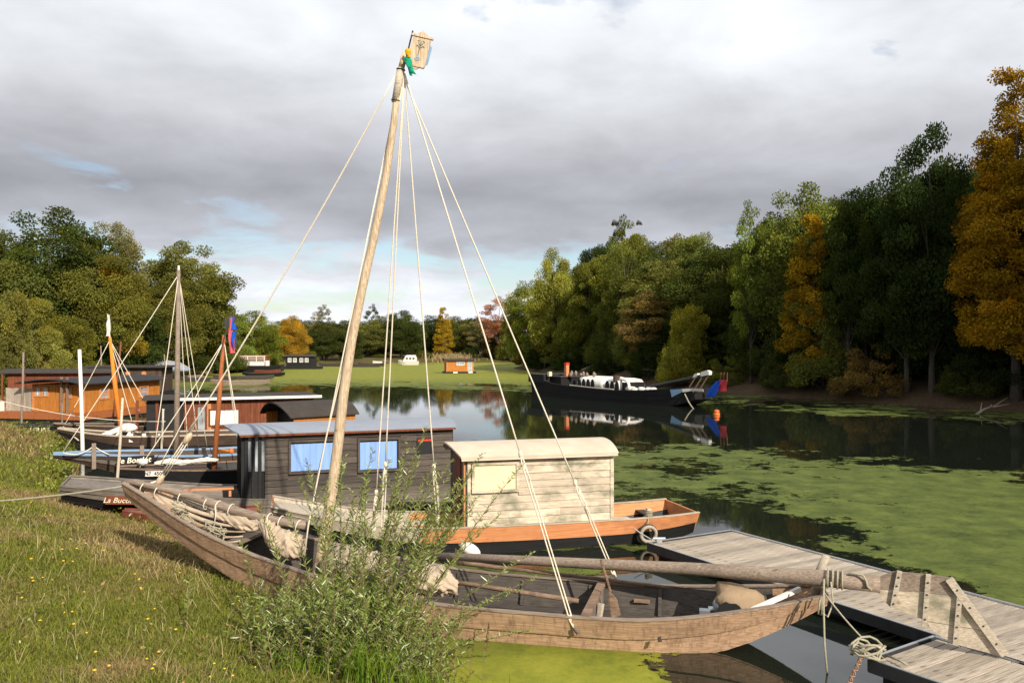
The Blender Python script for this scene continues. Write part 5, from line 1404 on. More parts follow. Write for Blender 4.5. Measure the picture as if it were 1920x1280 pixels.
MB().tube([(mb_.x, 0, .15), (mb_.x*.5 + mtp.x*.5, 0, mtp.z*.5), (mtp.x, 0, mtp.z)], [.085, .072, .045], 10).build('mast', M['spar_wood'], bor, True)
MB().tube([(mtp.x, 0, mtp.z), (mtp.x, 0, mtp.z + .12)], .03, 6).build('mast_tip', M['white'], bor)
for px, py, yl in ((118, 847, 0), (290, 838, -.8), (352, 842, .8), (372, 838, .8), (388, 836, .8)):
    MB().tube(sag((mtp.x, 0, mtp.z-.12), K.side(px, py, yl), .04, 8), .012, 5).build('stay', M['rope'], bor, True)
for px, py in ((176, 838), (266, 842), (382, 845)):
    p = K.side(px, py, -.5); MB().box((p.x-.05, -.55, .6), (p.x+.05, -.45, p.z+.10)).build('bollard', M['spar_wood'], bor)
MB().tube(sag(K.side(118, 848, -.4), K.side(176, 836, -.5), .12, 8) + sag(K.side(176, 836, -.5), K.side(205, 852, -.6), .02, 4), .016, 5).build('bow_rope', M['rope'], bor, True)
for px in (240, 285, 312): 
    p = K.side(px, 846, .1); MB().box((p.x-.35, -.5, .62), (p.x+.35, .5, .70)).build('thwart', M['grey_plank'], bor)
for i, px in enumerate((434, 452, 458)):
    p = K.side(px, 848 if i else 846, -.3); MB().blob((p.x, p.y, p.z), (.07, .07, .10), 8, 6).build('red_float', M['orange_buoy'], bor, True)

# ================================================================ dark boat with white fittings behind it
K = Fr(*(at(122, 806, 1.0).xy), 17)
whi = K.thing('work_boat', 'dark hulled boat with white boom and white rails behind the blue one', 'boat')
st = [(-.2, .06, .12, .90, 1.05), (.8, .3, .5, .42, .88), (2, .6, .8, -.1, .76), (6.5, .6, .8, -.1, .74)]
S = hull(whi, st, [M['tar'], M['brown_hull']], [.62], n=18, floor_z=.2, rail=(.07, .05), rail_mat=M['bleached'])
for a, b in (((152, 826), (232, 803)), ((205, 826), (225, 808)), ((228, 824), (246, 806)), ((152, 822), (228, 800))):
    p, q = K.side(*a, -.3), K.side(*b, .1); MB().tube([(p.x, -.3, p.z), ((p.x+q.x)/2, -.1, (p.z+q.z)/2 - .08), (q.x, .1, q.z)], .045, 7).build('white_spar', M['white'], whi, True)
p = K.side(240, 802, .1); MB().blob((p.x, .1, p.z), (.30, .17, .16), 12, 8, random.Random(3), .08).build('engine_cover', M['white'], whi, True)
for px in (246, 270, 300):
    p = K.side(px, 818, -.7); MB().box((p.x-.06, -.76, p.z-.18), (p.x+.06, -.66, p.z+.1)).build('rail_post', M['white'], whi)
MB().tube(sag(K.side(118, 800, 0), K.side(148, 826, -.3), .0, 3), .03, 6).build('bow_pole', M['bleached'], whi, True)
# ================================================================ dark boat with an orange mast
K = Fr(*(at(112, 796, .95).xy), 20)
orm = K.thing('sailing_boat', 'dark brown boat with orange painted mast and white pennant', 'boat')
S = hull(orm, [(-.2, .06, .12, .85, 1.0), (1, .35, .55, .35, .9), (2.2, .6, .8, -.1, .86), (7.5, .6, .8, -.1, .86)], [M['tar'], M['brown_hull']], [.5], n=16, floor_z=.2, rail=(.06, .03), rail_mat=M['spar_wood'])
a, b = K.side(229, 795, 0), K.side(206, 632, 0)
MB().tube([(a.x, 0, .3), ((a.x+b.x)/2-.05, 0, (a.z+b.z)/2), (b.x, 0, b.z)], [.09, .08, .05], 10).build('mast', M['orange_pole'], orm, True)
wavy_flag((203, 198), (207, 207), 590, 630, K, 0, M['white_flag'], orm, 7, 'pennant')
MB().tube([(b.x, 0, b.z), K.side(202, 589, 0)], .02, 6).build('pennant_staff', M['white'], orm)
for px, py in ((118, 802), (252, 806), (275, 802), (300, 800)):
    MB().tube(sag((b.x, 0, b.z-.1), K.side(px, py, 0), .05, 8), .014, 5).build('stay', M['rope'], orm, True)

# ================================================================ honey orange houseboat
K = Fr(-21.3, 41.5, 77)
hon = K.thing('houseboat', 'honey orange board houseboat with black roof and paired white windows', 'houseboat')
L_, W_ = 5.85, 3.1; Z0, Z1 = .50, 1.86
MB().box((-.55, -.35, -.1), (L_+1.6, W_+4.2, .14)).build('hull', M['tar'], hon)
MB().box((-.60, -.40, .14), (L_+1.65, W_+4.3, .46)).build('hull_strake', M['rust_pole'], hon)
MB().box((.03, .03, .46), (L_-.03, W_-.03, Z1)).build('wall_panel', M['honey_board'], hon)
lw = []
for l, r_, t_, b_ in ((189, 203, 729, 746), (263, 277, 725, 742)):
    p, q = K.side(l, b_, -.02), K.side(r_, t_, -.02); lw.append((p.x, q.x, p.z, q.z))
v_boards(hon, 0, L_, Z0-.03, Z1, .03, 34, M['honey_board'], [(a-.06, b+.06, c-.06, d_+.06) for a, b, c, d_ in lw], .03, .012)
for a, b, c, d_ in lw: window(hon, a, b, c, d_, .03, M['orange_plank'], M['glass'], .08, .07, bars=(1, 2))
def front(px, py):
    """end wall plane x = 0, seen from the camera"""
    d = Vector(((px-960)/F, 1, -(py-HZ)/F)); c = Vector((0, 0, EYE)); t = -((c - K.o).dot(K.u)) / d.dot(K.u)
    return K.loc(c + d*t)
fw_ = []
for l, r_, t_, b_ in ((66, 75, 727, 741), (80, 89, 727, 741), (123, 133, 728, 744)):
    p, q = front(l, b_), front(r_, t_); fw_.append((min(p.y, q.y), max(p.y, q.y), p.z, q.z))
v_boards(hon, 0, W_, Z0-.03, Z1, .03, 18, M['honey_board'], [(a-.05, b+.05, c-.05, d_+.05) for a, b, c, d_ in fw_], .03, .012, axis_='y')
for a, b, c, d_ in fw_:
    mb = MB().box((-.03, a-.05, c-.06), (.03, b+.05, c)).box((-.03, a-.05, d_), (.03, b+.05, d_+.05)).box((-.03, a-.05, c), (.03, a, d_)).box((-.03, b, c), (.03, b+.05, d_))
    w = mb.build('window', M['orange_plank'], hon)
    MB().box((.0, a, c), (.02, b, d_)).build('pane', M['glass'], w)
    MB().box((-.012, (a+b)/2-.012, c), (-.001, (a+b)/2+.012, d_)).box((-.014, a, (c+d_)/2-.012), (-.003, b, (c+d_)/2+.012)).build('glazing_bars', M['white'], w)
for yy in (-.015, W_-.1): MB().box((-.035, yy, Z0), (.0, yy+.1, Z1)).build('corner_post', M['orange_plank'], hon)
# low curved roof, ridge along the length
rings = []
for x in np.linspace(-.75, L_+.35, 8): rings.append([(x, y, Z1 + .02 + .22*(1 - ((y-W_/2)/(W_/2+.4))**2) + o) for y, o in [(W_/2 + (W_/2+.4)*k/8, .05) for k in range(-8, 9)] + [(W_/2 + (W_/2+.4)*k/8, 0) for k in range(8, -9, -1)]])
MB().loft(rings).build('roof', M['felt_black'], hon)
for k in range(9):
    MB().box((-.05, W_+.04 + k*.17, Z0-.02), (-.02, W_+.04 + k*.17 + .16, 1.62 + .02*(k % 3))).build('screen_board', M['deck'], hon)
MB().box((-.3, W_+1.6, .48), (-.1, W_+2.9, .95)).build('white_box', M['white'], hon)
for y_ in (1.05, .72): MB().box((-.36, y_, .3), (-.26, y_+.09, 2.25)).build('porch_post', M['branch'], hon)
MB().box((-.5, -.3, .2), (-.35, -.12, .75)).build('orange_bollard', M['orange_plank'], hon)
# ================================================================ long grey roofed houseboat behind it
K = Fr(*(ad(5, 700, 50).xy), 8)
brn = K.thing('houseboat', 'red-brown houseboat with long low grey roof behind the orange one', 'houseboat')
L_ = 6.2
MB().box((-.5, -.3, -.1), (L_+.5, 3, .5)).build('hull', M['red_board'], brn)
MB().box((.3, 0, .5), (L_-.3, 2.7, 2.14)).build('wall_panel', M['red_board'], brn)
v_boards(brn, .3, L_-.3, .5, 2.14, 0, 30, M['red_board'], (), .02, .012)
roof(brn, 0, L_, 1.55, 2.16, .18, M['felt_brown'], .3, .12, .05).location = (0, 1.35, 0)
for x in (.05, 1.3): MB().box((x, -.3, .5), (x+.09, -.21, 2.1)).build('porch_post', M['red_board'], brn)
K = Fr(*(ad(164, 700, 60).xy), 4)
drk = K.thing('houseboat', 'dark brown flat roofed houseboat with three round lit ports', 'houseboat')
MB().box((-.3, -.2, -.1), (5.5, 2.6, .5)).build('hull', M['tar'], drk)
MB().box((0, 0, .5), (5.2, 2.4, 2.22)).build('wall_panel', M['brown_hull'], drk)
v_boards(drk, 0, 5.2, .5, 2.22, 0, 24, M['brown_hull'], (), .02, .012)
MB().box((-.4, -.4, 2.222), (5.6, 2.8, 2.34)).build('roof', M['felt_brown'], drk)
for px in (208, 240, 270):
    p = K.side(px, 700, -.03); MB().tube([(p.x, -.02, p.z), (p.x, -.06, p.z)], .17, 12).build('porthole', M['orange_plank'], drk)

# ================================================================ red-brown houseboat with white shutters
A = ad(345, 748, 30.0); K = Fr(A.x, A.y, 21.6)
red = K.thing('houseboat', 'red-brown board houseboat with white shutters and flat white-edged roof', 'houseboat')
L_ = K.side(588, 745, 0).x; Z0 = .55; Z1 = A.z - .02; W_ = 2.6
st = [(-1.6, .9, 1.1, .1, .62), (-.6, 1.2, 1.4, -.1, .55), (L_+.2, 1.2, 1.4, -.1, .55), (L_+1.2, 1.0, 1.2, .1, .6)]
hroot = MB().box((-1.4, -.2, -.1), (L_+.9, W_+.2, .55)).build('hull', M['brown_hull'], red)
p, q = K.side(394, 797, -.02), K.side(447, 768, -.02); sh = (p.x, q.x, p.z, q.z)
p, q = K.side(371, 806, -.02), K.side(384, 762, -.02); dr = (p.x, q.x, p.z, q.z)
MB().box((0, 0, Z0), (L_, W_, Z1)).build('wall_panel', M['red_board'], red)
v_boards(red, 0, L_, Z0, Z1, 0, 40, M['red_board'], [(sh[0]-.06, sh[1]+.06, sh[2]-.06, sh[3]+.06), (dr[0]-.04, dr[1]+.04, dr[2], dr[3]+.04)], .022, .014)
w = window(red, sh[0], sh[1], sh[2], sh[3], 0, M['red_board'], M['white'], .06, .05, 'backing', back=.0)
mid = (sh[0]+sh[1])/2
for a, b in ((sh[0]+.01, mid-.012), (mid+.012, sh[1]-.01)): MB().box((a, -.045, sh[2]+.01), (b, -.018, sh[3]-.01)).build('shutter', M['white'], w)
w = window(red, dr[0], dr[1], dr[2], dr[3], 0, M['red_board'], M['glass'], .04, .04)
MB().box((dr[1]+.08, -.04, Z0), (dr[1]+.22, -.001, Z1-.15)).build('door_post', M['orange_plank'], red)
MB().box((-.22, -.25, Z1+.002), (L_+.25, W_+.25, Z1+.05)).build('roof', M['felt_brown'], red)
MB().box((-.24, -.28, Z1-.02), (L_+.27, -.252, Z1+.075)).build('roof_edge', M['white'], red)
for x in (-.05, -.7): MB().box((x-.9, .1, .5), (x-.8, .2, Z1)).build('porch_post', M['red_board'], red)
MB().box((-1.25, .15, .5), (-.02, W_-.2, Z1-.01)).build('porch_room', M['tar'], red)
MB().box((-1.4, -.1, Z1+.0), (-.225, W_+.2, Z1+.045)).build('porch_roof', M['felt_brown'], red)
p = K.side(398, 812, -.05); MB().box((p.x-.07, -.06, p.z-.14), (p.x+.07, -.024, p.z+.14)).build('notice', M['white'], red)
# ================================================================ brown barrel roofed cabin boat
hw = .95
K = Fr(-6.3 - hw*math.sin(R(40)), 24 + hw*math.cos(R(40)), 40)
bar = K.thing('cabin_boat', 'small cabin boat with dark arched roof and bright orange side', 'boat')
hull(bar, [(-1.6, .5, .75, .3, .8), (-.4, .7, .95, -.1, .62), (3.2, .7, .95, -.1, .6)], [M['tar'], M['honey_board']], [.6], n=10, floor_z=.2)
MB().box((0, -hw, .6), (2.0, -hw+.04, 1.79)).build('wall_panel', M['honey_board'], bar); MB().box((0, hw-.04, .6), (2.0, hw, 1.79)).build('wall_panel', M['honey_board'], bar)
lap_planks(bar, 0, 2.0, .62, 1.77, -hw, 8, M['honey_board'], (), 4)
end_wall(bar, .35, hw-.05, .6, 1.78, .28, M['dark']); end_wall(bar, 1.95, hw-.05, .6, 1.78, .28, M['honey_board'])
roof(bar, 0, 2.0, hw, 1.80, .30, M['felt_brown'], .15, .12, .035, .1)

# ================================================================ far boats
K = Fr(*(at(436, 698, 0).xy), 4)
wr_ = K.thing('barge', 'black barge with white railings and pale blue panels near the far shore', 'boat')
S = hull(wr_, [(-2, .8, 1.1, .3, 1.2), (0, 1.2, 1.5, -.1, 1.0), (5.5, 1.2, 1.5, -.1, .95), (7.0, 1.0, 1.3, .2, 1.1)], [M['tar'], M['tar']], [.6], n=14, floor_z=.4)
zt = 1.0
p1 = [(.0, 1.0), (1.7, .9), (3.0, 1.0), (4.8, 1.0)]
for x in (.0, 1.2, 2.4, 3.6, 4.7): MB().box((x, -1.42, zt), (x+.09, -1.33, zt+1.35)).build('rail_post', M['white'], wr_)
for z in (.55, .85, 1.12, 1.32): MB().box((-.1, -1.44, zt+z), (4.9, -1.425, zt+z+.07)).build('rail', M['white'], wr_)
for a, b, mt_ in ((.1, 1.2, 'blue_paint'), (1.3, 2.4, 'blue_paint'), (2.5, 4.7, 'white')): MB().box((a, -1.40, zt), (b, -1.36, zt+.5)).build('panel', M[mt_], wr_)
MB().box((1.0, -.9, .9), (5.0, 1.0, 2.35)).build('cabin', M['red_dinghy'], wr_); MB().box((.9, -1.0, 2.352), (5.1, 1.1, 2.42)).build('roof', M['honey_board'], wr_)
MB().box((4.9, -1.3, .95), (5.4, -.9, 1.7)).build('white_box', M['white'], wr_)
K = Fr(*(at(492, 700, 0).xy), 2)
t_ = K.thing('punt', 'low rust-brown punt beside the white railed barge', 'boat', 'low punts moored off the left shore'); hull(t_, [(-1, .3, .45, .1, .5), (.5, .45, .6, -.05, .42), (2.4, .35, .5, .1, .62)], [M['red_dinghy']], [], n=10, t=.03, floor_z=.15)
for i, (px, py, ln, deg, mt_, lab) in enumerate(((330, 716, 6, 22, 'old_wood_in', 'low dark punt lying right of the orange houseboat'), (400, 712, 6.5, 12, 'old_wood_in', 'long low dark punt in front of the white railed barge'), (395, 722, 5.5, 14, 'spar_wood', 'greyish punt nearest of the low ones off the left shore'),
        (300, 712, 4.5, 30, 'grey_plank', 'grey punt close behind the orange houseboat'), (455, 706, 5.0, 10, 'tar', 'short dark punt right behind the long low one'))):
    K = Fr(*(at(px, py, 0).xy), deg); t_ = K.thing('punt', lab, 'boat', 'low punts moored off the left shore')
    hull(t_, [(0, .35, .5, .3, .58), (1.2, .5, .65, -.05, .42), (ln-1, .5, .65, -.05, .42), (ln, .4, .55, .2, .52)], [M[mt_]], [], n=12, t=.03, floor=M['old_wood_in'], floor_z=.15)
K = Fr(*(at(536, 692, 0).xy), 6)
fh = K.thing('houseboat', 'small black far houseboat with four bright windows', 'houseboat')
MB().box((-.8, -.3, -.1), (5.6, 2.6, .45)).build('hull', M['tar'], fh)
MB().box((0, 0, .45), (4.6, 2.3, 2.05)).build('wall_panel', M['tar'], fh)
v_boards(fh, 0, 4.6, .45, 2.05, 0, 20, M['tar'], (), .02, .012)
rf = roof(fh, -.1, 4.7, 1.4, 2.07, .22, M['felt_brown'], .2, .12, .05); rf.location = (0, 1.15, 0)
for px in (543, 553, 565, 575):
    p = K.side(px, 675, -.03); window(fh, p.x-.22, p.x+.22, p.z-.28, p.z+.28, -.022, M['white'], M['glass'], .07, .03, bars=(1, 0))
for i, (px, py, ln, lab) in enumerate(((598, 687, 6.5, 'dark low boat on the far shore left of the mast'), (648, 688, 6, 'dark low boat on the far shore just right of the mast'), (672, 686.5, 5, 'dark low boat left of the white canoe'))):
    K = Fr(*(at(px, py, 0).xy), 3); t_ = K.thing('punt', lab, 'boat', 'dark low boats on the far shore'); hull(t_, [(0, .4, .5, .3, .7), (1, .5, .7, -.05, .5), (ln, .5, .7, -.05, .6)], [M['old_wood_in']], [], n=8, t=.04, floor_z=.15)
K = Fr(*(at(699, 683, 0).xy), 8); t_ = K.thing('dinghy', 'small white dinghy with a long slanting pole by the far shore', 'boat')
hull(t_, [(0, .2, .35, .2, .75), (.7, .4, .6, -.05, .62), (1.9, .4, .6, 0, .62)], [M['white']], [], n=8, t=.03, floor_z=.2)
a, b = ad(716, 674, 168), ad(748, 683, 168); MB().tube([K.loc(a), K.loc(b)], .05, 6).build('pole', M['spar_wood'], t_)
K = Fr(*(at(750, 684, 0).xy), -3); t_ = K.thing('cruiser', 'white cabin cruiser moored by the far shore', 'boat')
hull(t_, [(-.3, .2, .5, .35, .95), (.8, .8, 1.1, -.1, .8), (3.6, .8, 1.1, -.1, .72)], [M['white'], M['white']], [.55], n=10, floor_z=.3)
MB().prism([(.7, -.85, .8), (3.3, -.85, .76), (3.2, -.8, 1.6), (1.2, -.8, 1.62)], (0, 1.7, 0)).build('cabin', M['white'], t_)
MB().prism([(1.0, -.82, 1.625), (3.1, -.82, 1.605), (3.0, -.75, 1.95), (1.5, -.75, 1.95)], (0, 1.6, 0)).build('wheelhouse', M['white'], t_)
for x in (1.35, 2.0, 2.65): MB().box((x, -.89, 1.15), (x+.4, -.86, 1.45)).build('window', M['dark'], t_)
K = Fr(*(at(837, 700, 0).xy), 12)
fo = K.thing('houseboat', 'small bright orange far houseboat afloat in mid channel', 'houseboat')
MB().box((-.25, -.25, -.1), (4.1, 2.5, .25)).build('hull', M['tar'], fo)
MB().box((0, 0, .25), (3.75, 2.3, 1.75)).build('wall_panel', M['honey_board'], fo)
lap_planks(fo, 0, 3.75, .25, 1.75, 0, 8, M['honey_board'], [(1.4, 2.5, 1.1, 1.6), (2.95, 3.55, .3, 1.65)], 6)
window(fo, 1.45, 2.45, 1.15, 1.55, 0, M['white'], M['glass'], .05, .05, bars=(2, 0))
window(fo, 3.0, 3.5, .35, 1.6, 0, M['white'], M['glass'], .05, .05, bars=(1, 2), name='door')
rf = roof(fo, 0, 3.75, 1.3, 1.77, .18, M['felt_brown'], .25, .15, .06); rf.location = (0, 1.15, 0)
for x in (.0, 3.62): MB().box((x, -.06, .25), (x+.12, -.024, 1.75)).build('corner_post', M['orange_plank'], fo)
MB().box((.9, -.30, .05), (1.5, -.26, .22)).box((3.0, -.30, .05), (3.6, -.26, .22)).build('float_block', M['white'], fo)

# upturned hull and sheds on the left shore
K = Fr(*(ad(262, 690, 92).xy), 6, 1.0)
t_ = K.thing('upturned_boat', 'grey upturned boat lying on the bank behind the houseboats', 'boat')
MB().loft([[(x, -w_, 0), (x, -w_*.9, h_*.6), (x, -w_*.45, h_), (x, w_*.45, h_), (x, w_*.9, h_*.6), (x, w_, 0)] for x, w_, h_ in ((0, .15, .35), (1.0, .7, 1.0), (2.8, .95, 1.15), (4.3, .9, .9), (5.3, .6, .3))]).build('hull', M['felt_blue'], t_, True)
MB().tube([(0, 0, .36), (1.0, 0, 1.02), (2.8, 0, 1.17), (4.3, 0, .92), (5.3, 0, .32)], .05, 5).build('keel', M['bleached'], t_)

# ================================================================ the black cargo barge by the right bank
K = Fr(2.87, 65.9, math.degrees(math.atan2(-13.9, 8.8)))
gab = K.thing('cargo_barge', 'black cargo barge with white tilts and a lowered mast by the right bank', 'boat')
st = [(0, 1.5, 1.65, -.1, 1.15), (2.0, 1.6, 1.8, -.15, 1.1), (2.1, 1.6, 1.8, -.15, 1.05), (4, 1.7, 1.9, -.15, .88), (10, 1.7, 1.9, -.15, .74), (13, 1.5, 1.75, -.1, .86), (15.3, 1.05, 1.35, .0, 1.06), (16.8, .65, .9, .50, 1.20)]
S = hull(gab, st, [M['tar'], M['tar'], M['tar']], [.4, .72], n=40, floor_z=.3, rail=(.12, .06), rail_mat=M['tar'])
MB().box((-.03, -1.86, 1.0), (2.05, 1.86, 1.62)).build('stern_castle', M['tar'], gab); deck(gab, S, 13, 16.8, .05, M['tar'], 'fore_deck')
a = K.side(1029, 698, -1.6); MB().box((a.x-.12, -1.65, 1.5), (a.x+.14, -1.4, a.z+.05)).build('stern_post', M['cream'], gab)
MB().box((2.1, -1.2, .5), (3.4, 1.2, 1.42)).build('cabin', M['tar'], gab); MB().box((2.0, -1.3, 1.422), (3.5, 1.3, 1.5)).build('cabin_roof', M['felt_brown'], gab)
p = K.side(1062, 690, -.3); MB().box((p.x-.13, -.4, .6), (p.x+.13, -.14, p.z+.25)).build('red_post', M['orange_plank'], gab)
MB().box((p.x-.15, -.42, p.z+.252), (p.x+.15, -.12, p.z+.42)).build('red_post_cap', M['red_paint'], gab)
def tilt(x0, x1, hw_, z0, z1, mat, nm, arches):
    """rounded cover over the hold, scalloped along its lower edge by dark arched openings"""
    prof = [(-hw_, z0), (-hw_*.98, z0+(z1-z0)*.55), (-hw_*.75, z0+(z1-z0)*.88), (-hw_*.3, z1), (hw_*.3, z1), (hw_*.75, z0+(z1-z0)*.88), (hw_*.98, z0+(z1-z0)*.55), (hw_, z0)]
    o = MB().loft([[(x, y, z) for y, z in prof] for x in np.linspace(x0, x1, 8)]).build(nm, mat, gab, True)
    for i in range(arches):
        xa = x0 + .06 + i*.52; xb = xa + .42; pl = []
        for k in range(9):
            a_ = math.pi*k/8; pl.append((xa + (xb-xa)*(.5 - .5*math.cos(a_)), -hw_-.03, z0 + (z1-z0)*.80*math.sin(a_)**.7))
        MB().prism(pl, (0, .05, 0)).build('arched_opening', M['dark'], o)
a, b = K.side(1081, 722, -1.3), K.side(1130, 722, -1.3); tilt(a.x, b.x, 1.25, .72, 1.60, M['white'], 'tilt_cover', 4)
a, b = K.side(1133, 722, -1.3), K.side(1156, 722, -1.3); tilt(a.x, b.x, 1.25, .72, 1.56, M['white'], 'tilt_cover', 3)
a = K.side(1154, 715, -1.0); MB().tube([(a.x, -.9, .6), (a.x, -.9, 1.75)], .25, 10).build('barrel', M['brown_hull'], gab)
a, b = K.side(1160, 718, -.9), K.side(1179, 718, -.9)
mb = MB(); mb.tube([(a.x, -.9, 1.3), (a.x+.2, -.9, 1.52), (b.x-.2, -.9, 1.45), (b.x, -.9, 1.2), (b.x, -.9, .6)], .10, 7); mb.build('hoop', M['white'], gab, True)
MB().box((a.x+.1, -.8, .6), (b.x-.1, .6, 1.3)).build('cabin', M['tar'], gab)
a = K.side(1190, 729, -.8); drapes = MB(); r_ = random.Random(6)
for k in range(7): drapes.blob((a.x - .6 + k*.38, -.8 + r_.uniform(-.2, .2), .80 + r_.uniform(0, .1)), (.34, .3, .2), 9, 6, r_, .2)
drapes.build('crumpled_sail', M['white_flag'], gab, True)
a, b = K.side(1196, 731, .0), K.side(1326, 703, .0)
MB().tube([(a.x, 0, a.z), (b.x, 0, b.z)], [.16, .12], 8).build('lowered_mast', M['tar'], gab, True)
MB().prism([(b.x-.45, -.13, b.z-.10), (b.x+.25, -.13, b.z+.02), (b.x+.28, -.13, b.z+.22), (b.x+.1, -.13, b.z+.30), (b.x-.42, -.13, b.z+.18)], (0, .26, 0)).build('mast_head', M['white'], gab); MB().prism([(b.x-1.15, -.12, b.z-.20), (b.x-.75, -.12, b.z-.12), (b.x-.72, -.12, b.z+.10), (b.x-1.0, -.12, b.z+.05)], (0, .24, 0)).build('mast_band', M['white'], gab)
mb = MB()
for px in (1300, 1312, 1322):
    q = K.side(px + 6, 704, 0); w_ = K.side(px - 14, 736, -.9); mb.tube([q, w_], .045, 5)
mb.build('support_leg', M['brown_hull'], gab)
S2 = S
def gy_(x, f): 
    hb, ht, zb, zt = [float(np.interp(x, S2[:, 0], S2[:, k])) for k in range(1, 5)]
    return -(hb + (ht-hb)*f) - .035 - .032, zb + (zt-zb)*f
a, b, c = K.side(1249, 738, -1.7).x, K.side(1268, 734, -1.6).x, K.side(1319, 732, -.9).x
for nm, xa, xb, f0, mt_ in (('bow_panel', a, b, .50, 'blue_paint'), ('bow_panel', b+.02, c, .74, 'white')):
    rings = []
    for x in np.linspace(xa, xb, 9):
        f_ = f0 if nm == 'x' else (f0 + (.76-f0)*(x-xa)/(xb-xa) if mt_ == 'blue_paint' else f0)
        y0, z0 = gy_(x, f_); y1, z1 = gy_(x, .98); rings.append([(x, y0, z0), (x, y1, z1), (x, y1+.02, z1), (x, y0+.02, z0)])
    MB().loft(rings).build(nm, M[mt_], gab)
for px in (1352, 1358, 1364): 
    p = K.side(px, 698, 0); MB().tube([p, K.side(px - 1, 716, 0)], .03, 5).build('flag_staff', M['red_dinghy'], gab)
wavy_flag((1340, 1322), (1352, 1342), 714, 744, K, .0, M['blue_flag'], gab, 4, 'flag')
wavy_flag((1350, 1346), (1364, 1362), 712, 733, K, .1, M['red_flag'], gab, 5, 'flag')
mb = MB()
mb.tube(sag(K.side(1284, 738, -1.0), K.side(1302, 768, -1.6), .1, 6), .04, 5); mb.build('anchor_chain', M['rope_old'], gab)
r_ = random.Random(12); mb = MB()
for k in range(9):
    x = 3.3 + k*.42; mb.blob((x, r_.uniform(-.7, .5), 1.65 + r_.uniform(-.05, .1)), (.12, .12, r_.uniform(.1, .28)), 7, 5)
mb.build('gear', M['spar_wood'], gab, True)
MB().tube([K.side(1068, 722, -1.6), K.side(1110, 727, -1.8), K.side(1150, 730, -1.85)], .05, 6).build('boat_hook', M['bleached'], gab)
p = at(1344, 778, 0); o = thing('marker_buoy', 'orange marker buoy floating in front of the black cargo barge', 'buoy', p)
MB().tube([(0, 0, -.05), (0, 0, .10), (0, 0, .13), (0, 0, .16), (0, 0, .28)], [.17, .18, .10, .15, .13], 12).build('float', M['orange_buoy'], o, True)
MB().torus((0, 0, .33), (0, 1, 0), .05, .015, 10, 5).build('ring', M['steel_dark'], o)
# ================================================================ jetty pontoons
DZ_ = .25
def pontoon(name, label, corner, du, dv, L_, W_, plank_w, along, n_lim=300):
    """deck corner, du along the length, dv across; planks run along 'along'"""
    t = thing(name, label, 'jetty', (0, 0, 0))
    c = Vector(corner); du, dv = Vector(du).normalized(), Vector(dv).normalized(); z = Vector((0, 0, 1))
    ex, ey = (dv, du) if along == 'v' else (du, dv)         # planks run along ex, are stacked along ey
    Lx, Ly = (W_, L_) if along == 'v' else (L_, W_)
    n = int(Ly/plank_w); rnd = random.Random(n)
    me = MB().box((0, 0, -.028), (Lx-.08, plank_w-.020, 0)).mesh('deck_plank'); me.materials.append(M['deck'])
    ang = math.atan2(ex.y, ex.x); flip = ex.x*ey.y - ex.y*ex.x
    right = (ex.cross(ey)).z > 0
    for i in range(n):
        o = link_mesh('deck_plank', me, t)
        o.location = c + ex*.04 + ey*(plank_w*(i if right else i+1)+.04) + z*rnd.uniform(-.003, .002)
        o.rotation_euler = (0, rnd.uniform(-.001, .001), ang)
    for a, b in ((c, c+du*L_), (c+dv*W_, c+dv*W_+du*L_), (c, c+dv*W_), (c+du*L_, c+du*L_+dv*W_)):
        d = (b-a).normalized()
        MB().beam(a + z*-.06, b + z*-.06, .05, .15).build('edge_beam', M['steel'] if abs((d-du).length) < .1 and (a-c).length > .5 else M['steel_dark'], t)
        MB().beam(a + z*.018, b + z*.018, .035, .008).build('edge_trim', M['steel'], t)
    mb = MB()
    for k in range(max(2, int(L_/1.6))):
        q = c + du*(.5 + k*1.6) + dv*W_/2
        mb.beam(q - dv*(W_*.42) - z*.20, q + dv*(W_*.42) - z*.20, .8, .22)
    mb.build('float', M['black'], t)
    return t
c1 = at(1215, 1018, DZ_); c2 = at(1757, 1192, DZ_); e1 = at(1385, 998, DZ_); du1 = (c2-c1).normalized(); dv1 = Vector((-du1.y, du1.x, 0))
if dv1.x < 0: dv1 = -dv1
W1 = (e1-c1).dot(dv1)
pontoon('jetty', 'grey planked floating jetty running from the tyre to the right', c1, du1, dv1, 10.0, W1, .145, 'v')
d0 = at(1630, 1236, DZ_)
du2 = -du1*-1
L2 = 4.6
dd = (c2-d0)
dv2 = dd.normalized(); du2 = Vector((dv2.y, -dv2.x, 0))
pontoon('jetty', 'second planked jetty at the bottom right corner under the oar blade', d0 + du2*.0, du2, dv2, L2, dd.length-.06, .145, 'v')
# cleats, ropes and chain on the jetty corners
t = thing('mooring_rope', 'tangled grey rope and rusty chain over the near jetty corner', 'rope', (0, 0, 0))
p = at(1640, 1232, DZ_) + Vector((0, 0, .03)); rr = random.Random(9); mb = MB()
for k in range(6):
    mb.tube([p + Vector((math.cos(a)*.17*rr.uniform(.75, 1.1) + rr.uniform(-.04, .04) - .08, math.sin(a)*.14 - .02, .03 + .03*k*.6 + .05*math.sin(2*a+k))) for a in np.linspace(0, 6.5, 16)], .014, 6)
mb.tube([p + Vector((.1, -.05, .02)), p + Vector((.18, -.22, .02)), p + Vector((.20, -.34, .02))], .014, 6)
mb.build('rope', M['rope_old'], t, True)
mb = MB(); q = p + Vector((-.20, -.10, .0))
for k in range(11):
    mb.torus(q + Vector((-.028*k, -.03*k, -.022*k)), (1, .3, 0) if k % 2 else (0, .3, 1), .024, .008, 10, 5)
mb.build('chain', plain('rusty_chain', (.30, .17, .10), .8, .3, 40), t, True)
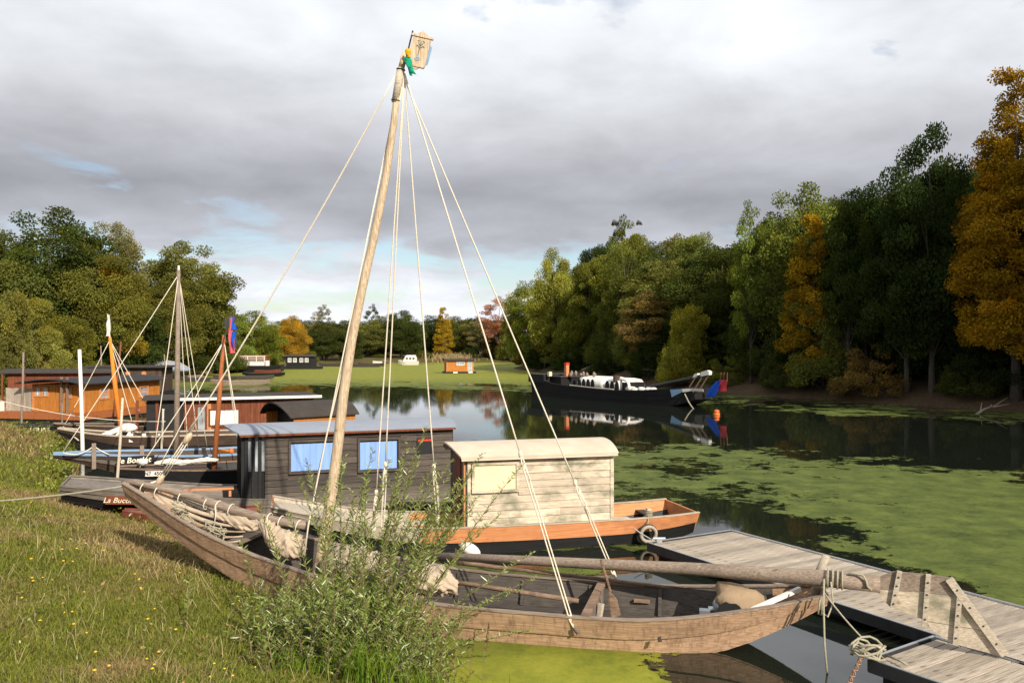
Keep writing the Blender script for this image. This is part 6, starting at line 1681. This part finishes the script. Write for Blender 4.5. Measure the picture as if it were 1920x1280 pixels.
MB().tube(sag(at(1640, 1228, DZ_) + Vector((0, 0, .06)), ad(1546, 1112, 9.95), .03, 8), .011, 6).build('rope', M['rope_old'], t, True)
t = thing('cleat', 'galvanised cleat on the jetty corner by the tyre', 'cleat', at(1236, 1016, DZ_))
MB().box((-.05, -.03, 0), (.05, .03, .05)).tube([(-.11, 0, .07), (.11, 0, .07)], .022, 7).build('horn', M['steel'], t)
MB().tube([(-.12, .05, .03), (-.3, .14, .12), (-.42, .2, .2)], .012, 5).build('line', M['steel'], t)

# ================================================================ standing poles
def pole(px0, py0, px1, py1, Y, r, mat, label, name='mooring_pole', tip=None):
    a, b = ad(px0, py0, Y), ad(px1, py1, Y)
    t = thing(name, label, 'pole', (a.x, a.y, a.z))
    MB().tube([(0, 0, -.5), (0, 0, 0), (b-a)*.5 + Vector((.01, 0, 0)), b-a], [r, r, r*.95, r*.85], 8).build('shaft', mat, t, True)
    if tip: MB().tube([b-a, (b-a)*1.02], r*1.1, 8).build('tip', tip, t)
    return t
pole(40, 805, 44, 660, 37, .05, M['spar_wood'], 'thin bare pole in front of the orange houseboat')
pole(155, 842, 149, 655, 27.4, .065, M['white'], 'thick white pole rising from the boat with white boom')
pole(210, 800, 227, 640, 32, .04, M['red_dinghy'], 'thin reddish pole leaning right of the orange mast')
pole(219, 912, 230, 746, 19.3, .035, M['bleached'], 'pale slim pole standing before the le Bordot boat')
pole(303, 838, 306, 768, 27.5, .04, M['bleached'], 'short pale pole with white tip left of the tall mast', tip=M['white'])
pole(116, 800, 117, 757, 36, .04, M['branch'], 'short dark stake before the orange houseboat wall')
pole(309, 690, 308, 664, 64, .05, M['spar_wood'], 'thin distant stake beside the upturned boat')
pole(190, 690, 189, 648, 62, .05, M['spar_wood'], 'thin distant stake behind the orange mast')
# mooring line from the left boats to the bank
o = MB().tube(sag(ad(-30, 742, 30), ad(310, 790, 28), .25, 12), .014, 5).build('mooring_line', M['rope'], None, True); tag(o, 'slack pale mooring line strung in front of the orange houseboat', 'rope')

# a dark plate with white letters on the hidden boat at the left
K = Fr(*(at(10, 800, .45).xy), 12); t = K.thing('work_boat', 'low black boat with white lettering lying under the orange houseboat', 'boat')
S = hull(t, [(-1, .5, .7, .1, .6), (0, .6, .8, -.1, .5), (3.2, .6, .8, -.1, .5), (4.2, .3, .4, .1, .6)], [M['tar']], [], n=10, floor_z=.1)
p = K.side(75, 797, -.8); lettering('HEURE', .24, M['letter_cream'], t, (p.x, -.83, .36), 0, .008)

# ================================================================ willow bush in front, with grass tufts and herbs
def stems_leaves(root, seeds, leaf_len, leaf_w, mat_leaf, mat_stem, rng, per_m=34, start=.12, r0=.009, names=('stems', 'leaves'), droop=.18, up=.5):
    mb = MB(); P, D, LN = [], [], []
    for (bx, by, bz, dx, dy, h) in seeds:
        n = 9; pts = []
        for i in range(n+1):
            f = i/n; pts.append(Vector((bx + dx*f**1.15, by + dy*f**1.15, bz + h*(f - droop*f*f))))
        mb.tube(pts, [r0*(1 - .08*i) for i in range(n+1)], 4, cap=False)
        ln = sum((pts[i+1]-pts[i]).length for i in range(n)); k = int(ln*per_m)
        for j in range(k):
            f = start + (1-start)*(j + rng.uniform(0, 1))/k; i = min(n-1, int(f*n)); p = pts[i].lerp(pts[i+1], f*n-i); tdir = (pts[i+1]-pts[i]).normalized()
            a = rng.uniform(0, 2*math.pi); o = Vector((math.cos(a), math.sin(a), rng.uniform(-.2, .5)))
            P.append(p); D.append((tdir*up + o*.75).normalized()); LN.append(leaf_len*rng.uniform(.55, 1.2)*(1 - .35*max(0, f-.75)/.25))
    mb.build(names[0], mat_stem, root)['kind'] = 'stuff'
    P, D, LN = np.array(P), np.array(D), np.array(LN); n = len(P)
    # lance-shaped leaf with a mid rib fold: two long kites
    r = rng.normal(size=(n, 3)); s = unit(np.cross(D, r)); up_ = np.cross(s, D)
    w = leaf_w*rng.uniform(.7, 1.2, n)
    Vv = np.zeros((n, 6, 3)); L1 = LN[:, None]
    Vv[:,0] = P; Vv[:,1] = P + D*L1*.38 + s*(w/2)[:, None] + up_*(w*.22)[:, None]; Vv[:,2] = P + D*L1*.42; Vv[:,3] = P + D*L1*.38 - s*(w/2)[:, None] + up_*(w*.22)[:, None]
    Vv[:,4] = P + D*L1 - up_*(L1*.08); Vv[:,5] = Vv[:,4]
    i6 = (np.arange(n)*6)[:, None]
    q = np.concatenate([i6 + [0, 1, 4, 2], i6 + [0, 2, 4, 3]], 0)
    tint = np.stack([np.clip(rng.normal(.5, .22, n), 0, 1), np.clip(rng.normal(.10, .16, n), 0, 1), np.zeros(n)], -1)
    me = raw_mesh(names[1], Vv.reshape(-1, 3), q, np.repeat(tint, 6, 0))
    o = link_mesh(names[1], me, root, mat_leaf); o['kind'] = 'stuff'; return o
rng = np.random.default_rng(21)
wl = thing('willow_bush', 'silvery-leaved willow bush at the water edge in front of the barge', 'bush', (0, 0, 0))
seeds = []
for i in range(600):
    bx = rng.normal(-1.80, .42); by = rng.normal(9.40, .32)
    bz = max(.0, float(ground(np.array([bx]), np.array([by]))[0][0]))
    ang = rng.uniform(-1, 1); h = rng.uniform(.45, 1.0 + .62*math.exp(-((bx+1.8)/.6)**2))*(1 - .25*abs(ang))
    seeds.append((bx, by, bz, ang*rng.uniform(.2, .75), rng.uniform(-.35, .35), h))
for px, py, Y in ((800, 800, 9.7), (765, 830, 9.6), (845, 885, 9.8), (860, 905, 9.9), (905, 850, 9.9), (560, 900, 9.5), (575, 860, 9.6), (640, 870, 9.5), (700, 840, 9.6), (690, 880, 9.5), (730, 860, 9.7), (615, 900, 9.6), (480, 935, 9.9), (940, 960, 10.0), (980, 870, 10.1), (1000, 1035, 9.9), (1010, 1080, 9.7), (975, 1105, 9.5), (1000, 1180, 9.3),
                  (880, 930, 9.9), (820, 880, 9.8), (770, 900, 9.7), (540, 960, 9.6), (510, 1000, 9.7), (745, 920, 9.6), (665, 930, 9.6), (840, 940, 9.8), (900, 990, 9.9), (450, 1010, 9.9)):
    tp = ad(px, py, Y); bx, by = rng.normal(-1.9 + (px-700)*.0016, .18), rng.normal(9.45, .15); bz = .1
    seeds.append((bx, by, bz, tp.x-bx, tp.y-by, (tp.z-bz)/.82))
for i in range(34):
    px, py = rng.uniform(590, 900), rng.uniform(850, 1000); Y = rng.uniform(9.3, 9.9); tp = ad(px, py, Y)
    bx, by = rng.normal(-1.85 + (px-720)*.0016, .2), rng.normal(9.45, .15)
    seeds.append((bx, by, .1, tp.x-bx, tp.y-by, (tp.z-.1)/.82))
stems_leaves(wl, seeds, .098, .0165, M['willow_leaf'], M['branch'], rng, 60, .12, .0075)
rng = np.random.default_rng(33)
for i, (px, py, n, h, lab) in enumerate(((690, 1265, 520, .62, 'tall bright green grass tuft in front of the willow'), (575, 1255, 260, .34, 'low green grass tuft left of the tall one below the willow'), (800, 1270, 260, .42, 'green grass tuft at the water edge right of the tall one'), (880, 1262, 160, .34, 'sparse grass tuft reaching into the duckweed'))):
    c = at(px, py, .35); k = rng.normal(0, .17, n); k2 = rng.normal(0, .13, n)
    x, y = c.x + k, c.y + k2; z = ground(x, y)[0]; z = np.maximum(z, -.02)
    col = np.array([[.10, .19, .022]])*rng.uniform(.6, 1.5, (n, 1)) + np.array([[.08, .03, 0]])*rng.uniform(0, 1, (n, 1))
    o = link_mesh('grass_tuft', blade_mesh('grass_tuft', x, y, z, h*rng.uniform(.5, 1.1, n), rng.uniform(.006, .011, n), rng.uniform(.1, .75, n), col, rng), None, M['blades']); tag(o, lab, 'grass tuft')
rng = np.random.default_rng(44)
for px, py, n, sp, lab in ((520, 1150, 60, .30, 'leafy olive weeds on the bank left of the willow'), (600, 1235, 60, .26, 'leafy weeds with brown seed heads below the willow'), (470, 1085, 46, .22, 'yellowing leafy weeds beside the barge hull'), (770, 1245, 44, .26, 'broad-leaved weeds right under the willow')):
    c = at(px, py, .3); t = thing('weed_plant', lab, 'plant', (0, 0, 0)); sd = []
    for i in range(n):
        bx, by = c.x + rng.normal(0, sp), c.y + rng.normal(0, sp); bz = max(0, float(ground(np.array([bx]), np.array([by]))[0][0]))
        sd.append((bx, by, bz, rng.uniform(-.15, .15), rng.uniform(-.15, .15), rng.uniform(.18, .5)))
    stems_leaves(t, sd, .05, .02, M['herb_leaf'], M['branch'], rng, 60, .1, .004, up=.3)
# dried dock seed heads by the duckweed
for px, py, h, lab in ((880, 1262, .52, 'thin brown dried seed stalk left of its taller twin by the duckweed'), (905, 1268, .62, 'taller brown dried seed stalk by the duckweed'), (630, 1268, .34, 'dark purple-brown seed head low in the willow grass')):
    c = at(px, py, .05); c.z = max(c.z, -.05); mb = MB(); t = thing('seed_stalk', lab, 'plant', c, 0, 'dried seed stalks'); rr = random.Random(px)
    mb.tube([(0, 0, -.05), (.02, 0, h*.5), (.07, .02, h)], .004, 5); mb.build('stem', M['branch'], t)
    mb = MB()
    for k in range(26):
        f = .5 + .5*k/26; mb.blob((.07*f + rr.uniform(-.012, .012), rr.uniform(-.012, .012), h*f), (.008, .008, .011), 5, 4)
    mb.build('seed_head', plain('dry_seed', (.14, .065, .045), .9, .2) if 'dry_seed' not in bpy.data.materials else bpy.data.materials['dry_seed'], t)
